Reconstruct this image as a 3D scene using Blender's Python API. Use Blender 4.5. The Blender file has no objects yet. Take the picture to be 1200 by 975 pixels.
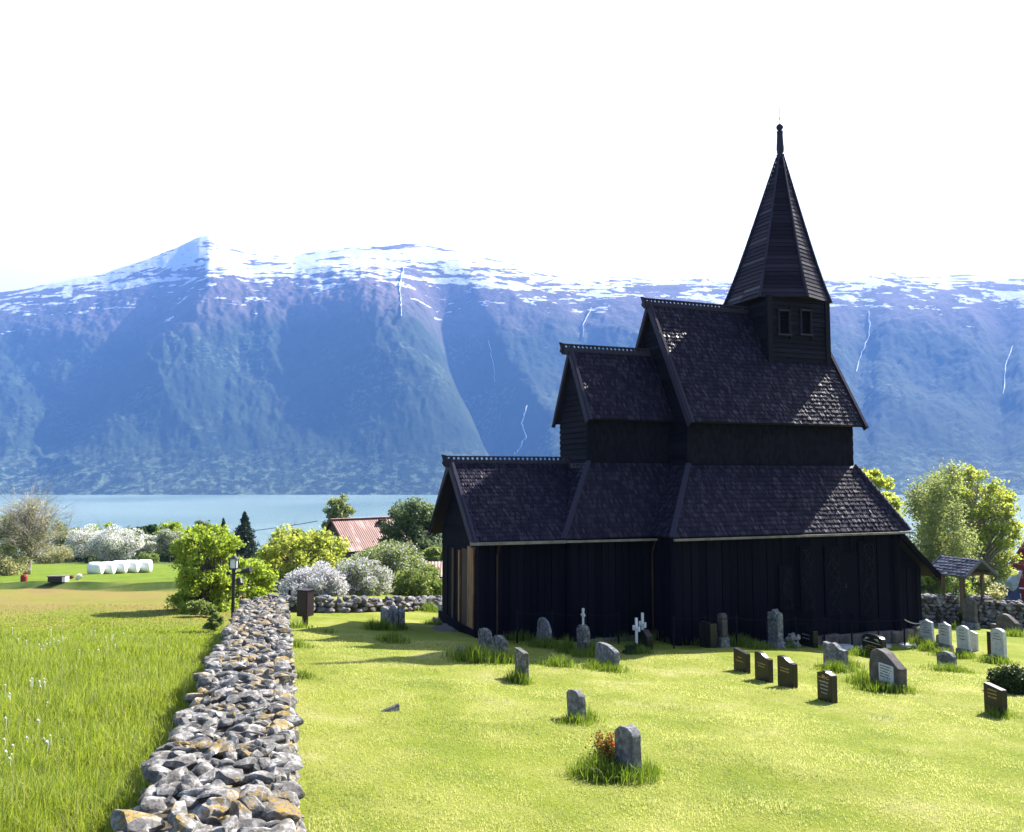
import bpy, bmesh, math, random
import numpy as np
from mathutils import Vector, Matrix
random.seed(7); RNG = np.random.default_rng(11)
R = math.radians
sc = bpy.context.scene
COL = sc.collection

# ------------------------------------------------------------------ camera maths
F, PITCH = 950.0, R(4.12)
CP, SP = math.cos(PITCH), math.sin(PITCH)
def ray(x, y):
    a = (x-600)/F; b = (487.5-y)/F
    return np.array([a, CP-b*SP, SP+b*CP])
def at(x, y, Y):
    r = ray(x, y); return r*(Y/r[1])

# ------------------------------------------------------------------ numpy noise
_T = RNG.random((256, 256))
def vn(x, y):
    xi = np.floor(x).astype(int); yi = np.floor(y).astype(int)
    fx = x-xi; fy = y-yi
    fx = fx*fx*(3-2*fx); fy = fy*fy*(3-2*fy)
    a = _T[xi & 255, yi & 255]; b = _T[(xi+1) & 255, yi & 255]
    c = _T[xi & 255, (yi+1) & 255]; d = _T[(xi+1) & 255, (yi+1) & 255]
    return (a*(1-fx)+b*fx)*(1-fy)+(c*(1-fx)+d*fx)*fy-0.5
def fbm(x, y, o=4, g=0.5):
    s = 0; a = 1
    for i in range(o):
        s = s+a*vn(x*2**i+17.3*i, y*2**i+5.1*i); a *= g
    return s
def sst(a, b, x):
    t = np.clip((x-a)/(b-a), 0, 1); return t*t*(3-2*t)

# ------------------------------------------------------------------ ground height
def softp(x, k=2.0):
    return np.where(x > 30*k, x, k*np.log1p(np.exp(np.clip(x/k, -30, 30))))
def wall_x(Y):          # centre line of the long wall, extended
    return WN[0]+(Y-WN[1])*(WF[0]-WN[0])/(WF[1]-WN[1])
WN = at(241, 975, 5.7); WF = at(309, 702, 23.5)
def G(X, Y, rough=True):
    X = np.asarray(X, float); Y = np.asarray(Y, float)
    z = -3-0.09*Y+0.005*softp(Y-60)
    z = z-0.032*softp(X, 1)+0.1*(softp(-X, 1)-softp(-X-6.8, 1))
    rgt = sst(-5, 12, X)
    y0 = 108-66*rgt
    z = z-(0.25-0.13*rgt)*softp(Y-y0)
    z = z-0.12*softp(Y-150)
    left = sst(8, 12, -X)
    edge = 45+0.15*np.clip(-X-18, -10, 40)
    z = z+0.42*left*sst(edge, edge+.7, Y)
    if rough:
        z = z+0.085*fbm(X*0.6, Y*0.6, 3)+0.012*fbm(X*5, Y*5, 2)+0.15*fbm(X*0.12+9, Y*0.12, 2)
    return z
def gp(px, py):
    r = ray(px, py); lo, hi = 3.0, 3.0
    while hi < 400 and r[2]*hi/r[1] > float(G(r[0]*hi/r[1], hi, False)): hi += 0.5
    lo = max(3.0, hi-0.5)
    for _ in range(20):
        m = (lo+hi)/2
        if r[2]*m/r[1] > float(G(r[0]*m/r[1], m, False)): lo = m
        else: hi = m
    q = r*(hi/r[1]); return np.array([q[0], q[1], float(G(q[0], q[1]))])

# ------------------------------------------------------------------ object helpers
def tag(o, label=None, cat=None, group=None, kind=None):
    if label: o['label'] = label
    if cat: o['category'] = cat
    if group: o['group'] = group
    if kind: o['kind'] = kind
    return o
def empty(name, loc, rz=0.0, label=None, cat=None, group=None):
    o = bpy.data.objects.new(name, None); COL.objects.link(o)
    o.location = loc; o.rotation_euler = (0, 0, rz); o.empty_display_size = 0.2
    return tag(o, label, cat, group)
def link(name, me, mat, parent=None):
    if mat: me.materials.append(mat)
    o = bpy.data.objects.new(name, me); COL.objects.link(o)
    if parent: o.parent = parent
    return o
def mesh_np(name, V, Fc, mat, parent=None, smooth=False):
    """V (n,3); Fc (m,k) faces all of k corners"""
    V = np.asarray(V, np.float32); Fc = np.asarray(Fc, np.int32)
    me = bpy.data.meshes.new(name); m, k = Fc.shape
    me.vertices.add(len(V)); me.vertices.foreach_set('co', V.ravel())
    me.loops.add(m*k); me.loops.foreach_set('vertex_index', Fc.ravel())
    me.polygons.add(m); me.polygons.foreach_set('loop_start', np.arange(0, m*k, k, dtype=np.int32))
    me.polygons.foreach_set('use_smooth', np.full(m, smooth))
    me.update(calc_edges=True); me.validate()
    return link(name, me, mat, parent)
class MB:
    def __init__(s): s.v = []; s.f = []
    def add(s, vs, fs):
        n = len(s.v); s.v += [tuple(map(float, p)) for p in vs]; s.f += [tuple(i+n for i in f) for f in fs]; return s
    def box(s, x0, x1, y0, y1, z0, z1):
        return s.add([(x0,y0,z0),(x1,y0,z0),(x1,y1,z0),(x0,y1,z0),(x0,y0,z1),(x1,y0,z1),(x1,y1,z1),(x0,y1,z1)],
            [(0,3,2,1),(4,5,6,7),(0,1,5,4),(1,2,6,5),(2,3,7,6),(3,0,4,7)])
    def prism(s, poly, off):
        """poly: list of 3D points, off: extrusion vector"""
        n = len(poly); off = np.array(off, float); P = [np.array(p, float) for p in poly]
        vs = P+[p+off for p in P]
        fs = [tuple(range(n))[::-1], tuple(range(n, 2*n))]+[(i, (i+1) % n, (i+1) % n+n, i+n) for i in range(n)]
        return s.add(vs, fs)
    def bar(s, a, b, w, h, up=(0,0,1)):
        a = np.array(a, float); b = np.array(b, float); d = b-a; L = np.linalg.norm(d); d = d/L
        r = np.cross(d, up); 
        if np.linalg.norm(r) < 1e-4: r = np.cross(d, (1,0,0))
        r = r/np.linalg.norm(r); u = np.cross(r, d)
        q = [a+r*w/2*i+u*h/2*j for i, j in ((-1,-1),(1,-1),(1,1),(-1,1))]
        return s.prism(q, d*L)
    def tube(s, pts, rad, n=8, caps=True):
        P = [np.array(p, float) for p in pts]; N = len(P)
        if not hasattr(rad, '__len__'): rad = [rad]*N
        ref = np.array([0.31, 0.17, 0.93]); vs = []
        for i in range(N):
            d = P[min(i+1, N-1)]-P[max(i-1, 0)]; d = d/(np.linalg.norm(d)+1e-9)
            r = np.cross(d, ref); r /= (np.linalg.norm(r)+1e-9); u = np.cross(d, r)
            for k in range(n):
                a = 2*math.pi*k/n; vs.append(P[i]+(r*math.cos(a)+u*math.sin(a))*rad[i])
        fs = [(i*n+k, i*n+(k+1) % n, (i+1)*n+(k+1) % n, (i+1)*n+k) for i in range(N-1) for k in range(n)]
        if caps: fs += [tuple(range(n))[::-1], tuple((N-1)*n+k for k in range(n))]
        return s.add(vs, fs)
    def build(s, name, mat, parent=None, smooth=False, bevel=0):
        me = bpy.data.meshes.new(name); me.from_pydata(s.v, [], s.f)
        if smooth: me.polygons.foreach_set('use_smooth', [True]*len(s.f))
        bm = bmesh.new(); bm.from_mesh(me); bmesh.ops.recalc_face_normals(bm, faces=bm.faces)
        if bevel: bmesh.ops.bevel(bm, geom=list(bm.edges), offset=bevel, segments=1, affect='EDGES', clamp_overlap=True)
        bm.to_mesh(me); bm.free(); me.update()
        return link(name, me, mat, parent)

# ------------------------------------------------------------------ materials
def newmat(name):
    m = bpy.data.materials.new(name); m.use_nodes = True; nt = m.node_tree
    return m, nt, nt.nodes['Principled BSDF'], nt.nodes['Material Output']
class NT:
    def __init__(s, nt): s.nt = nt
    def n(s, t, **k):
        x = s.nt.nodes.new(t)
        for a, b in k.items(): setattr(x, a, b)
        return x
    def L(s, a, b): s.nt.links.new(a, b)
    def noise(s, scale, detail=4, rough=0.55, vec=None, dist=0.0):
        x = s.n('ShaderNodeTexNoise'); x.inputs['Scale'].default_value = scale; x.inputs['Detail'].default_value = detail
        x.inputs['Roughness'].default_value = rough; x.inputs['Distortion'].default_value = dist
        if vec: s.L(vec, x.inputs['Vector'])
        return x.outputs['Fac']
    def ramp(s, fac, stops):
        x = s.n('ShaderNodeValToRGB'); e = x.color_ramp.elements
        while len(e) < len(stops): e.new(0.5)
        for i, (p, c) in enumerate(stops):
            e[i].position = p; e[i].color = (c[0], c[1], c[2], 1) if hasattr(c, '__len__') else (c, c, c, 1)
        s.L(fac, x.inputs[0]); return x.outputs[0]
    def mix(s, f, a, b):
        x = s.n('ShaderNodeMix', data_type='RGBA')
        for v, i in ((f, 0), (a, 6), (b, 7)):
            if hasattr(v, 'node'): s.L(v, x.inputs[i])
            else: x.inputs[i].default_value = (*v, 1) if hasattr(v, '__len__') else v
        return x.outputs[2]
    def math(s, op, a, b=0.0, clamp=False):
        x = s.n('ShaderNodeMath', operation=op, use_clamp=clamp)
        for v, i in ((a, 0), (b, 1)):
            if hasattr(v, 'node'): s.L(v, x.inputs[i])
            else: x.inputs[i].default_value = v
        return x.outputs[0]
    def vscale(s, sx, sy, sz, src='Object', rot=(0,0,0)):
        t = s.n('ShaderNodeTexCoord'); m = s.n('ShaderNodeMapping'); m.inputs['Scale'].default_value = (sx, sy, sz)
        m.inputs['Rotation'].default_value = rot
        s.L(t.outputs[src], m.inputs['Vector']); return m.outputs['Vector']
    def bump(s, h, strength, dist, bsdf):
        b = s.n('ShaderNodeBump'); b.inputs['Strength'].default_value = strength; b.inputs['Distance'].default_value = dist
        s.L(h, b.inputs['Height']); s.L(b.outputs[0], bsdf.inputs['Normal'])
    def attr(s, name):
        a = s.n('ShaderNodeAttribute'); a.attribute_name = name; return a.outputs['Fac']
    def island(s): return s.n('ShaderNodeNewGeometry').outputs['Random Per Island']

def simple(name, c1, c2=None, scale=3.0, rough=0.8, bump=0.0, bscale=20, spec=0.4, stretch=(1,1,1), metal=0.0, lo=.35, hi=.65):
    m, nt, b, o = newmat(name); t = NT(nt)
    b.inputs['Roughness'].default_value = rough; b.inputs['Specular IOR Level'].default_value = spec; b.inputs['Metallic'].default_value = metal
    v = t.vscale(*stretch)
    if c2: t.L(t.ramp(t.noise(scale, 6, .6, v), [(lo, c1), (hi, c2)]), b.inputs['Base Color'])
    else: b.inputs['Base Color'].default_value = (*c1, 1)
    if bump: t.bump(t.noise(bscale, 5, .6, v), bump, 0.02, b)
    return m
def tar(name, c1, c2, rough=0.5, stretch=(1,1,1), spec=.4, glint=.0):
    m, nt, b, o = newmat(name); t = NT(nt); v = t.vscale(*stretch)
    isl = t.island()
    c = t.mix(t.noise(1.3, 5, .6), c1, c2)
    t.L(t.mix(t.math('MULTIPLY', isl, .6), c, (c2[0]*1.9, c2[1]*1.8, c2[2]*1.7)), b.inputs['Base Color'])
    t.L(t.math('ADD', t.math('MULTIPLY', t.noise(14, 4, .6, v), .35), rough-.18), b.inputs['Roughness'])
    b.inputs['Specular IOR Level'].default_value = .5; b.inputs['IOR'].default_value = 1.10
    if glint: t.L(t.math('ADD', t.math('MULTIPLY', t.math('POWER', isl, 4.0), glint), 1.09), b.inputs['IOR'])
    t.bump(t.noise(30, 4, .6, v), .35, .01, b)
    return m
def leafmat(name, c1, c2, trans=0.45, tc=None, rough=.55, wi=.6, wn=.5, ns=.9, off=0.0):
    m, nt, b, o = newmat(name); t = NT(nt)
    f = t.math('ADD', t.math('MULTIPLY', t.island(), wi), t.math('MULTIPLY', t.noise(ns, 4, .65, t.vscale(1,1,1)), wn))
    if off: f = t.math('ADD', f, off)
    col = t.ramp(f, [(.2, c1), (.85, c2)])
    t.L(col, b.inputs['Base Color']); b.inputs['Roughness'].default_value = rough; b.inputs['Specular IOR Level'].default_value = .3
    tr = t.n('ShaderNodeBsdfTranslucent'); mx = t.n('ShaderNodeMixShader'); mx.inputs[0].default_value = trans
    tcol = t.mix(1.0, col, col)
    hs = t.n('ShaderNodeHueSaturation'); hs.inputs['Saturation'].default_value = 1.1; hs.inputs['Value'].default_value = 1.35
    t.L(tcol, hs.inputs['Color']); t.L(hs.outputs[0], tr.inputs[0])
    t.L(b.outputs[0], mx.inputs[1]); t.L(tr.outputs[0], mx.inputs[2]); t.L(mx.outputs[0], o.inputs[0])
    return m

M = {}
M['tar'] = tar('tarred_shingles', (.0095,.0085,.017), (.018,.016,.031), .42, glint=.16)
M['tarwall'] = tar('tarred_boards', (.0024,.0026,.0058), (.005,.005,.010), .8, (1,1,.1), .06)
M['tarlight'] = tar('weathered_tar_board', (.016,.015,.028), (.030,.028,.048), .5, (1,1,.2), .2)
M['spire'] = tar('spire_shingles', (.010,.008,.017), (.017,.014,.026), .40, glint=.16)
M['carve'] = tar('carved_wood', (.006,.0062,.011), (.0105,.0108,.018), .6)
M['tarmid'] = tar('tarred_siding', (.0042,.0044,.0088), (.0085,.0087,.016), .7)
M['oiled'] = simple('oiled_plank', (.11,.05,.016), (.30,.15,.055), 2.5, .7, .4, 30, stretch=(1,6,.5))
M['greywood'] = simple('grey_gutter_wood', (.10,.09,.085), (.20,.18,.16), 3, .8)
M['dimwood'] = simple('dark_brown_plank', (.018,.009,.006), (.045,.022,.012), 2.5, .8, .3, 30, stretch=(1,5,.4))
def stone(name, ca, cb, cc, lich=0.0, lcol=(.42,.22,.03), sc_=7.0, rough=.9, bs=.8):
    m, nt, b, o = newmat(name); t = NT(nt)
    v = t.vscale(1,1,1)
    c = t.ramp(t.noise(sc_, 8, .65, v), [(.32, ca), (.5, cb), (.68, cc)])
    c = t.mix(t.math('MULTIPLY', t.island(), .45), c, (cb[0]*.5, cb[1]*.5, cb[2]*.52))
    if lich:
        l = t.ramp(t.noise(1.7, 6, .7, v), [(.635-lich*.1, 0.0), (.69-lich*.1, 1.0)])
        l2 = t.ramp(t.noise(30, 3, .6, v), [(.4, 0.0), (.55, 1.0)])
        g = t.n('ShaderNodeNewGeometry'); sp = t.n('ShaderNodeSeparateXYZ'); t.L(g.outputs['Normal'], sp.inputs[0])
        up = t.math('MULTIPLY', t.math('MULTIPLY', l, l2), t.ramp(sp.outputs[2], [(.2, 0.0), (.6, 1.0)]))
        c = t.mix(up, c, t.mix(t.noise(5, 3), (.22,.11,.02), (.36,.26,.06)))
    t.L(c, b.inputs['Base Color']); b.inputs['Roughness'].default_value = rough; b.inputs['Specular IOR Level'].default_value = .3
    t.bump(t.noise(sc_*4, 8, .7, v), bs, .03, b)
    return m
M['rock'] = stone('dry_stone', (.035,.032,.030), (.16,.152,.146), (.62,.60,.58), 1.15, sc_=8)
M['rockfar'] = stone('far_dry_stone', (.06,.057,.065), (.17,.16,.17), (.42,.40,.41), 0, sc_=4)
M['core'] = simple('wall_rubble', (.02,.018,.016), (.09,.065,.03), 9, 1, bump=1)
M['gs_dark'] = stone('dark_polished_stone', (.016,.013,.011), (.026,.021,.018), (.04,.034,.028), sc_=20, rough=.35, bs=.05)
M['gs_black'] = stone('black_polished_stone', (.008,.008,.010), (.014,.014,.016), (.022,.022,.024), sc_=20, rough=.25, bs=.05)
M['gs_grey'] = stone('grey_rough_stone', (.055,.055,.06), (.19,.19,.205), (.50,.50,.50), sc_=9, bs=1.0)
M['gs_mossy'] = stone('mossy_stone', (.03,.028,.028), (.12,.115,.11), (.55,.54,.52), .3, sc_=10)
M['gs_white'] = stone('white_marble', (.30,.31,.35), (.52,.53,.56), (.66,.66,.68), sc_=8, rough=.6, bs=.15)
M['gs_brown'] = stone('brown_stone', (.055,.047,.045), (.10,.088,.085), (.19,.17,.165), sc_=4, bs=.5)
M['plaque'] = simple('white_plaque', (.42,.44,.47), (.55,.56,.58), 4, .6)
M['ink'] = simple('engraved_letters', (.05,.05,.055), None, rough=.8)
M['gold'] = simple('gilt_letters', (.35,.23,.06), None, rough=.5)
M['silver'] = simple('pale_engraving', (.30,.30,.31), None, rough=.6)
M['iron'] = simple('black_iron', (.012,.012,.016), None, rough=.5)
M['darkpost'] = simple('dark_fence_post', (.005,.005,.008), (.011,.010,.015), 5, .8, spec=.1)
M['rope'] = simple('sunlit_rope', (.38,.36,.33), None, rough=.9)
M['whitepaint'] = simple('white_paint', (.72,.72,.74), (.8,.8,.8), 5, .5)
M['bark'] = simple('bark', (.05,.04,.032), (.13,.11,.09), 6, .95, .6, 15, stretch=(1,1,.3))
M['palebark'] = simple('pale_bark', (.17,.15,.12), (.36,.33,.28), 4, .95, .5, 12, stretch=(1,1,.3))
M['redwood'] = simple('red_painted_wood', (.20,.018,.018), (.26,.03,.027), 3, .7, .25, 15, stretch=(8,8,.4))
M['brownbox'] = simple('dark_brown_paint', (.016,.007,.010), (.026,.012,.015), 3, .5)
M['flower_red'] = leafmat('red_petals', (.28,.02,.02), (.50,.07,.05), .35)
M['flower_orange'] = leafmat('dry_orange_leaves', (.10,.04,.012), (.26,.15,.035), .35)

# ------------------------------------------------------------------ render, world, sun
AZ, EL = R(46), R(41)
sc.render.engine = 'CYCLES'
w = bpy.data.worlds.new('World'); sc.world = w; w.use_nodes = True
t = NT(w.node_tree); bg = w.node_tree.nodes['Background']
sky = t.n('ShaderNodeTexSky', sky_type='NISHITA', sun_disc=False); sky.sun_elevation = EL; sky.sun_rotation = AZ
sky.dust_density = 2.0; sky.altitude = 100
# thin white veil cloud towards the horizon, mixed over the clear sky
tc = t.n('ShaderNodeTexCoord'); sx = t.n('ShaderNodeSeparateXYZ'); t.L(tc.outputs['Generated'], sx.inputs[0])
veil = t.math('MULTIPLY', t.ramp(sx.outputs[2], [(0.0, 1.0), (.50, .85), (.64, .06)]), t.ramp(sx.outputs[1], [(.42, 0.04), (.66, 1.0)]))
bg.inputs['Strength'].default_value = 0.07
t.L(t.mix(veil, sky.outputs[0], (9.0, 9.0, 9.1)), bg.inputs['Color'])
sun = bpy.data.lights.new('sun', 'SUN'); sun.energy = 5.0; sun.angle = R(.5); sun.color = (1.0, .95, .86)
so = bpy.data.objects.new('sun', sun); COL.objects.link(so)
sd = Vector((math.sin(AZ)*math.cos(EL), math.cos(AZ)*math.cos(EL), math.sin(EL)))
so.rotation_euler = sd.to_track_quat('Z', 'Y').to_euler(); so.location = (60, 20, 60)
cam = bpy.data.cameras.new('camera'); cam.sensor_width = 36; cam.lens = F/1200*36; cam.clip_start = .1; cam.clip_end = 30000
co = bpy.data.objects.new('camera', cam); COL.objects.link(co); co.rotation_euler = (R(90)+PITCH, 0, 0); sc.camera = co
vs_ = sc.view_settings; vs_.view_transform = 'Standard'; vs_.look = 'None'; vs_.exposure = 2.12; vs_.gamma = 1; vs_.use_curve_mapping = False
cy = sc.cycles; cy.max_bounces = 6; cy.diffuse_bounces = 3; cy.glossy_bounces = 3; cy.transmission_bounces = 4; cy.transparent_max_bounces = 6
cy.volume_bounces = 1; cy.use_denoising = True; cy.sample_clamp_indirect = 8

# ------------------------------------------------------------------ haze box
M['haze'], nt, b, o = newmat('haze_air'); nt.nodes.remove(b)
pv = nt.nodes.new('ShaderNodeVolumePrincipled'); pv.inputs['Color'].default_value = (.120, .258, .63, 1); pv.inputs['Density'].default_value = .000115
pv.inputs['Anisotropy'].default_value = 0.0
nt.links.new(pv.outputs[0], o.inputs['Volume'])
hz = MB().box(-6500, 6500, -60, 9600, -95, 2150).build('haze', M['haze']); tag(hz, 'thin blue air filling the valley between camera and snowy mountains', 'haze', kind='stuff')

# ------------------------------------------------------------------ terrain sheet
def grid_np(X, Y, Z):
    n, m = X.shape; V = np.stack([X, Y, Z], -1).reshape(-1, 3)
    i = np.arange(n-1)[:, None]*m+np.arange(m-1)[None]
    return V, np.stack([i, i+1, i+m+1, i+m], -1).reshape(-1, 4)
def set_attr(o, name, val):
    a = o.data.attributes.new(name, 'FLOAT', 'POINT'); a.data.foreach_set('value', np.asarray(val, np.float32).ravel())
ss = np.linspace(0, 1, 620)**1.9
Yr = -14+ss*560
aa = np.linspace(-1.25, 1.25, 560)
XX = aa[None]*(Yr[:, None]+27); YY = np.repeat(Yr[:, None], len(aa), 1)
V, Fc = grid_np(XX, YY, G(XX, YY))
M['ground'], nt, b, o = newmat('churchyard_and_fields'); t = NT(nt)
v = t.vscale(1,1,1)
lawn = t.ramp(t.noise(.55, 6, .6, v), [(.30, (.13,.185,.018)), (.46, (.205,.245,.028)), (.58, (.29,.30,.07)), (.70, (.42,.38,.18))])
lawn = t.mix(t.ramp(t.noise(9, 5, .7, v), [(.35, 0.0), (.7, .5)]), lawn, (.26,.28,.05))
lawn = t.mix(t.ramp(t.noise(38, 4, .7, v), [(.35, .55), (.55, 0.0)]), lawn, (.075,.115,.012))
mead = t.ramp(t.noise(1.2, 6, .6, v), [(.3, (.09,.14,.014)), (.6, (.15,.20,.02)), (.75, (.20,.22,.045))])
dry = t.ramp(t.noise(.25, 6, .6, v), [(.35, (.17,.19,.035)), (.50, (.23,.19,.055)), (.66, (.24,.155,.075))])
dry = t.mix(t.ramp(t.noise(6, 4, .7, t.vscale(.4,1,1)), [(.35, 0.0), (.7, .45)]), dry, (.14,.17,.025))
brt = t.ramp(t.noise(.4, 5, .6, v), [(.35, (.105,.165,.015)), (.65, (.155,.21,.024))])
wild = t.ramp(t.noise(.5, 5, .6, v), [(.35, (.03,.055,.012)), (.65, (.08,.12,.03))])
c = t.mix(t.attr('meadow'), lawn, mead); c = t.mix(t.attr('dry'), c, dry); c = t.mix(t.attr('bright'), c, brt); c = t.mix(t.attr('wild'), c, wild)
t.L(c, b.inputs['Base Color']); b.inputs['Roughness'].default_value = 1; b.inputs['Specular IOR Level'].default_value = .1
t.bump(t.math('ADD', t.noise(45, 4, .7, v), t.math('MULTIPLY', t.noise(10, 4, .7, v), 1.2)), .9, .05, b)
gr = mesh_np('ground', V, Fc, M['ground'], smooth=True); tag(gr, kind='structure')
wx = wall_x(YY); lft = sst(-.2, .2, (wx-XX))
edge = 45+0.15*np.clip(-XX-18, -10, 40)
m1 = 20.5+4*fbm(XX*.25, YY*.25, 3)
set_attr(gr, 'meadow', lft*(YY < 40)); 
set_attr(gr, 'dry', lft*sst(m1, m1+7, YY)*(1-sst(edge, edge+.6, YY)))
far = sst(edge+.9, edge+1.6, YY)*sst(6, 8, -XX)
set_attr(gr, 'bright', far*(1-sst(84, 95, YY+6*fbm(XX*.1, YY*.1, 2))))
wild_ = np.maximum(sst(41, 43, YY)*sst(-9, -6, XX), sst(84, 95, YY+6*fbm(XX*.1, YY*.1, 2)))
wild_ = np.maximum(wild_, sst(edge-.5, edge+.1, YY)*(1-sst(edge+.75, edge+1.1, YY))*lft)
set_attr(gr, 'wild', wild_)

# ------------------------------------------------------------------ fjord
M['water'], nt, b, o = newmat('fjord_water'); t = NT(nt)
b.inputs['Base Color'].default_value = (.055,.20,.235, 1); b.inputs['Roughness'].default_value = .22; b.inputs['IOR'].default_value = 1.33
v = t.vscale(.05,.035,1)
t.L(t.mix(t.ramp(t.noise(.03, 3, .5, v), [(.35, 0.0), (.65, 1.0)]), (.15,.225,.21), (.23,.31,.29)), b.inputs['Base Color'])
t.bump(t.noise(4, 6, .65, v), .75, 1.2, b)
fj = MB(); fj.add([(-9000,180,-80),(9000,180,-80),(9000,6000,-80),(-9000,6000,-80)], [(0,1,2,3)])
tag(fj.build('fjord_water', M['water']), kind='structure')

# ------------------------------------------------------------------ mountains
RP = [(-420,400),(-250,375),(-100,355),(0,342),(60,330),(110,322),(160,306),(205,288),(228,277),(240,275),(262,285),(290,298),(340,300),(370,293),(400,289),(440,286),(480,285),(520,291),(580,305),(640,320),(700,325),(800,327),(900,325),(975,323),(1000,320),(1030,318),(1080,322),(1140,322),(1200,318),(1300,325),(1450,345),(1650,380)]
RX = np.array([p[0] for p in RP], float); RYy = np.array([p[1] for p in RP], float)
YR, Y0 = 6100.0, 3165.0
def ridge_tan(px):
    py = np.interp(px, RX, RYy)+1.2*fbm(px*.05, px*0+3, 3)
    b_ = (487.5-py)/F; return (SP+b_*CP)/(CP-b_*SP)
def mount(px, t_):
    """height at column px (azimuth) and depth fraction t_"""
    Y = Y0+(YR-Y0)*t_
    tt = np.clip(t_, 0, 1); t0_ = -95/Y0
    z = Y*(t0_+(ridge_tan(px)-t0_)*(1-(1-tt)**1.5))
    m = np.sin(np.pi*np.clip(tt, 0, 1))**1.2*(1-.85*sst(.45, .95, tt))
    # massif on the left bulges forward, ravine beside it
    c = 618-150*tt**.8
    z = z+250*m*np.exp(-((px-(c-95))/75)**2)-420*m*np.exp(-((px-(c+18))/34)**2)
    c2 = 60+260*tt; z = z+170*m*np.exp(-((px-c2-40)/80)**2)-150*m*np.exp(-((px-c2+45)/40)**2)
    c3 = 700-20*tt; z = z-120*m*np.exp(-((px-c3)/22)**2)
    c4 = 1000+25*tt; z = z-130*m*np.exp(-((px-c4)/18)**2)
    c5 = 1160+30*tt; z = z-150*m*np.exp(-((px-c5)/20)**2)
    rd = 1-2*np.abs(fbm(px/150+1.3*tt, tt*2.2+4, 4))
    z = z+m*(80*(rd-.75))
    z = z+m*26*fbm(px/9, tt*22, 4)+(.3+m)*9*fbm(px/2.5, tt*90, 2)
    over = np.clip(t_-1, 0, None); z = z-over*1100
    return Y, z
nx, ny = 1000, 340
pxs = np.linspace(-420, 1650, nx); tts = np.concatenate([np.linspace(-.02, 1.0, ny), np.linspace(1.02, 1.25, 8)])
PX, TT = np.meshgrid(pxs, tts)
MY, MZ = mount(PX, TT); MX = (PX-600)/F*MY/ (CP) 
# column px -> X/Y is not exactly constant with height; use mid height
V, Fc = grid_np(MX, MY, MZ)
M['mountain'], nt, b, o = newmat('mountain_rock_forest_snow'); t = NT(nt)
v = t.vscale(1,1,1); tc = t.n('ShaderNodeTexCoord'); sx = t.n('ShaderNodeSeparateXYZ'); t.L(tc.outputs['Object'], sx.inputs[0]); Z = sx.outputs[2]
forest = t.ramp(t.noise(.004, 6, .6, v), [(.35, (.010,.022,.016)), (.65, (.028,.044,.022))])
clump = t.math('MULTIPLY', t.ramp(t.noise(.0022, 4, .6, v), [(.49, 0.0), (.60, 1.0)]), t.ramp(t.noise(.035, 5, .7, v), [(.50, 0.0), (.62, 1.0)]))
shore = t.math('MULTIPLY', t.ramp(t.math('DIVIDE', Z, 1000), [(-.08, 1.0), (.16, 0.0)]), t.ramp(t.noise(.022, 6, .75, v), [(.50, 0.0), (.60, 1.0)]))
forest = t.mix(t.math('MAXIMUM', t.math('MULTIPLY', clump, .6), shore), forest, (.13,.17,.10))
rockc = t.ramp(t.noise(.006, 8, .7, v), [(.35, (.06,.045,.05)), (.6, (.14,.105,.11))])
rockc = t.mix(t.ramp(t.noise(.06, 4, .7, t.vscale(1,1,.25)), [(.45, 0.0), (.75, .5)]), rockc, (.22,.18,.17))
hz_ = t.math('ADD', Z, t.math('MULTIPLY', t.math('SUBTRACT', t.noise(.0016, 6, .6, v), .5), 900))
c = t.mix(t.ramp(t.math('DIVIDE', hz_, 2000), [(.36, 0.0), (.55, 1.0)]), forest, rockc)
sn = t.noise(1.0, 6, .62, t.vscale(.0026,.0012,.012, rot=(0,.12,0)), .6)
sn2 = t.noise(1.0, 5, .6, t.vscale(.012,.005,.03))
snf = t.math('ADD', t.math('ADD', t.math('MULTIPLY', sn, 1.6), t.math('MULTIPLY', sn2, 1.0)), t.math('SUBTRACT', t.math('MULTIPLY', t.math('SUBTRACT', t.math('MINIMUM', Z, 1470), 1300), .00085), .155))
snm = t.ramp(t.math('SUBTRACT', snf, .5), [(.655, 0.0), (.685, 1.0)])
c = t.mix(snm, c, (.66,.67,.70))
t.L(c, b.inputs['Base Color']); b.inputs['Roughness'].default_value = 1; b.inputs['Specular IOR Level'].default_value = .1
t.bump(t.noise(.03, 6, .7, v), .45, 16, b)
mo = mesh_np('mountains', V, Fc, M['mountain'], smooth=True); tag(mo, kind='structure')

# ridge-draped streams: ribbons that lie on the mountain side
GY, GZ, GPX = MY, MZ, PX
def mtn_hit(px, py):
    j = int(np.clip((px-pxs[0])/(pxs[1]-pxs[0]), 0, nx-1))
    r = ray(px, py); tanv = r[2]/r[1]; ang = GZ[:ny, j]/GY[:ny, j]
    k = int(np.argmax(ang >= tanv)); Y = GY[k, j]
    return np.array([r[0]/r[1]*Y, Y, GZ[k, j]])
M['stream'] = simple('white_water', (.75,.78,.82), (.85,.86,.88), .05, .8)
def stream(pts, wd, label):
    P = []
    for (a, b_), (c_, d) in zip(pts, pts[1:]):
        for k in range(6):
            f = k/6; P.append(mtn_hit(a+(c_-a)*f+random.uniform(-1,1), b_+(d-b_)*f))
    mb = MB(); vs = []; fs = []
    for i, p in enumerate(P):
        ww = wd*random.uniform(.1, .38)
        q = p+np.array([0, -14, 10]); vs += [q+np.array([-ww, 0, 0]), q+np.array([ww, 0, 0]), q+np.array([ww*.3, 12, -9])]
    for i in range(len(P)-1):
        a = i*3; fs += [(a, a+1, a+4, a+3), (a+1, a+2, a+5, a+4)]
    mb.add(vs, fs); tag(mb.build('mountain_stream', M['stream']), label, 'waterfall', 'streams running down the far mountain side')
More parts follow.
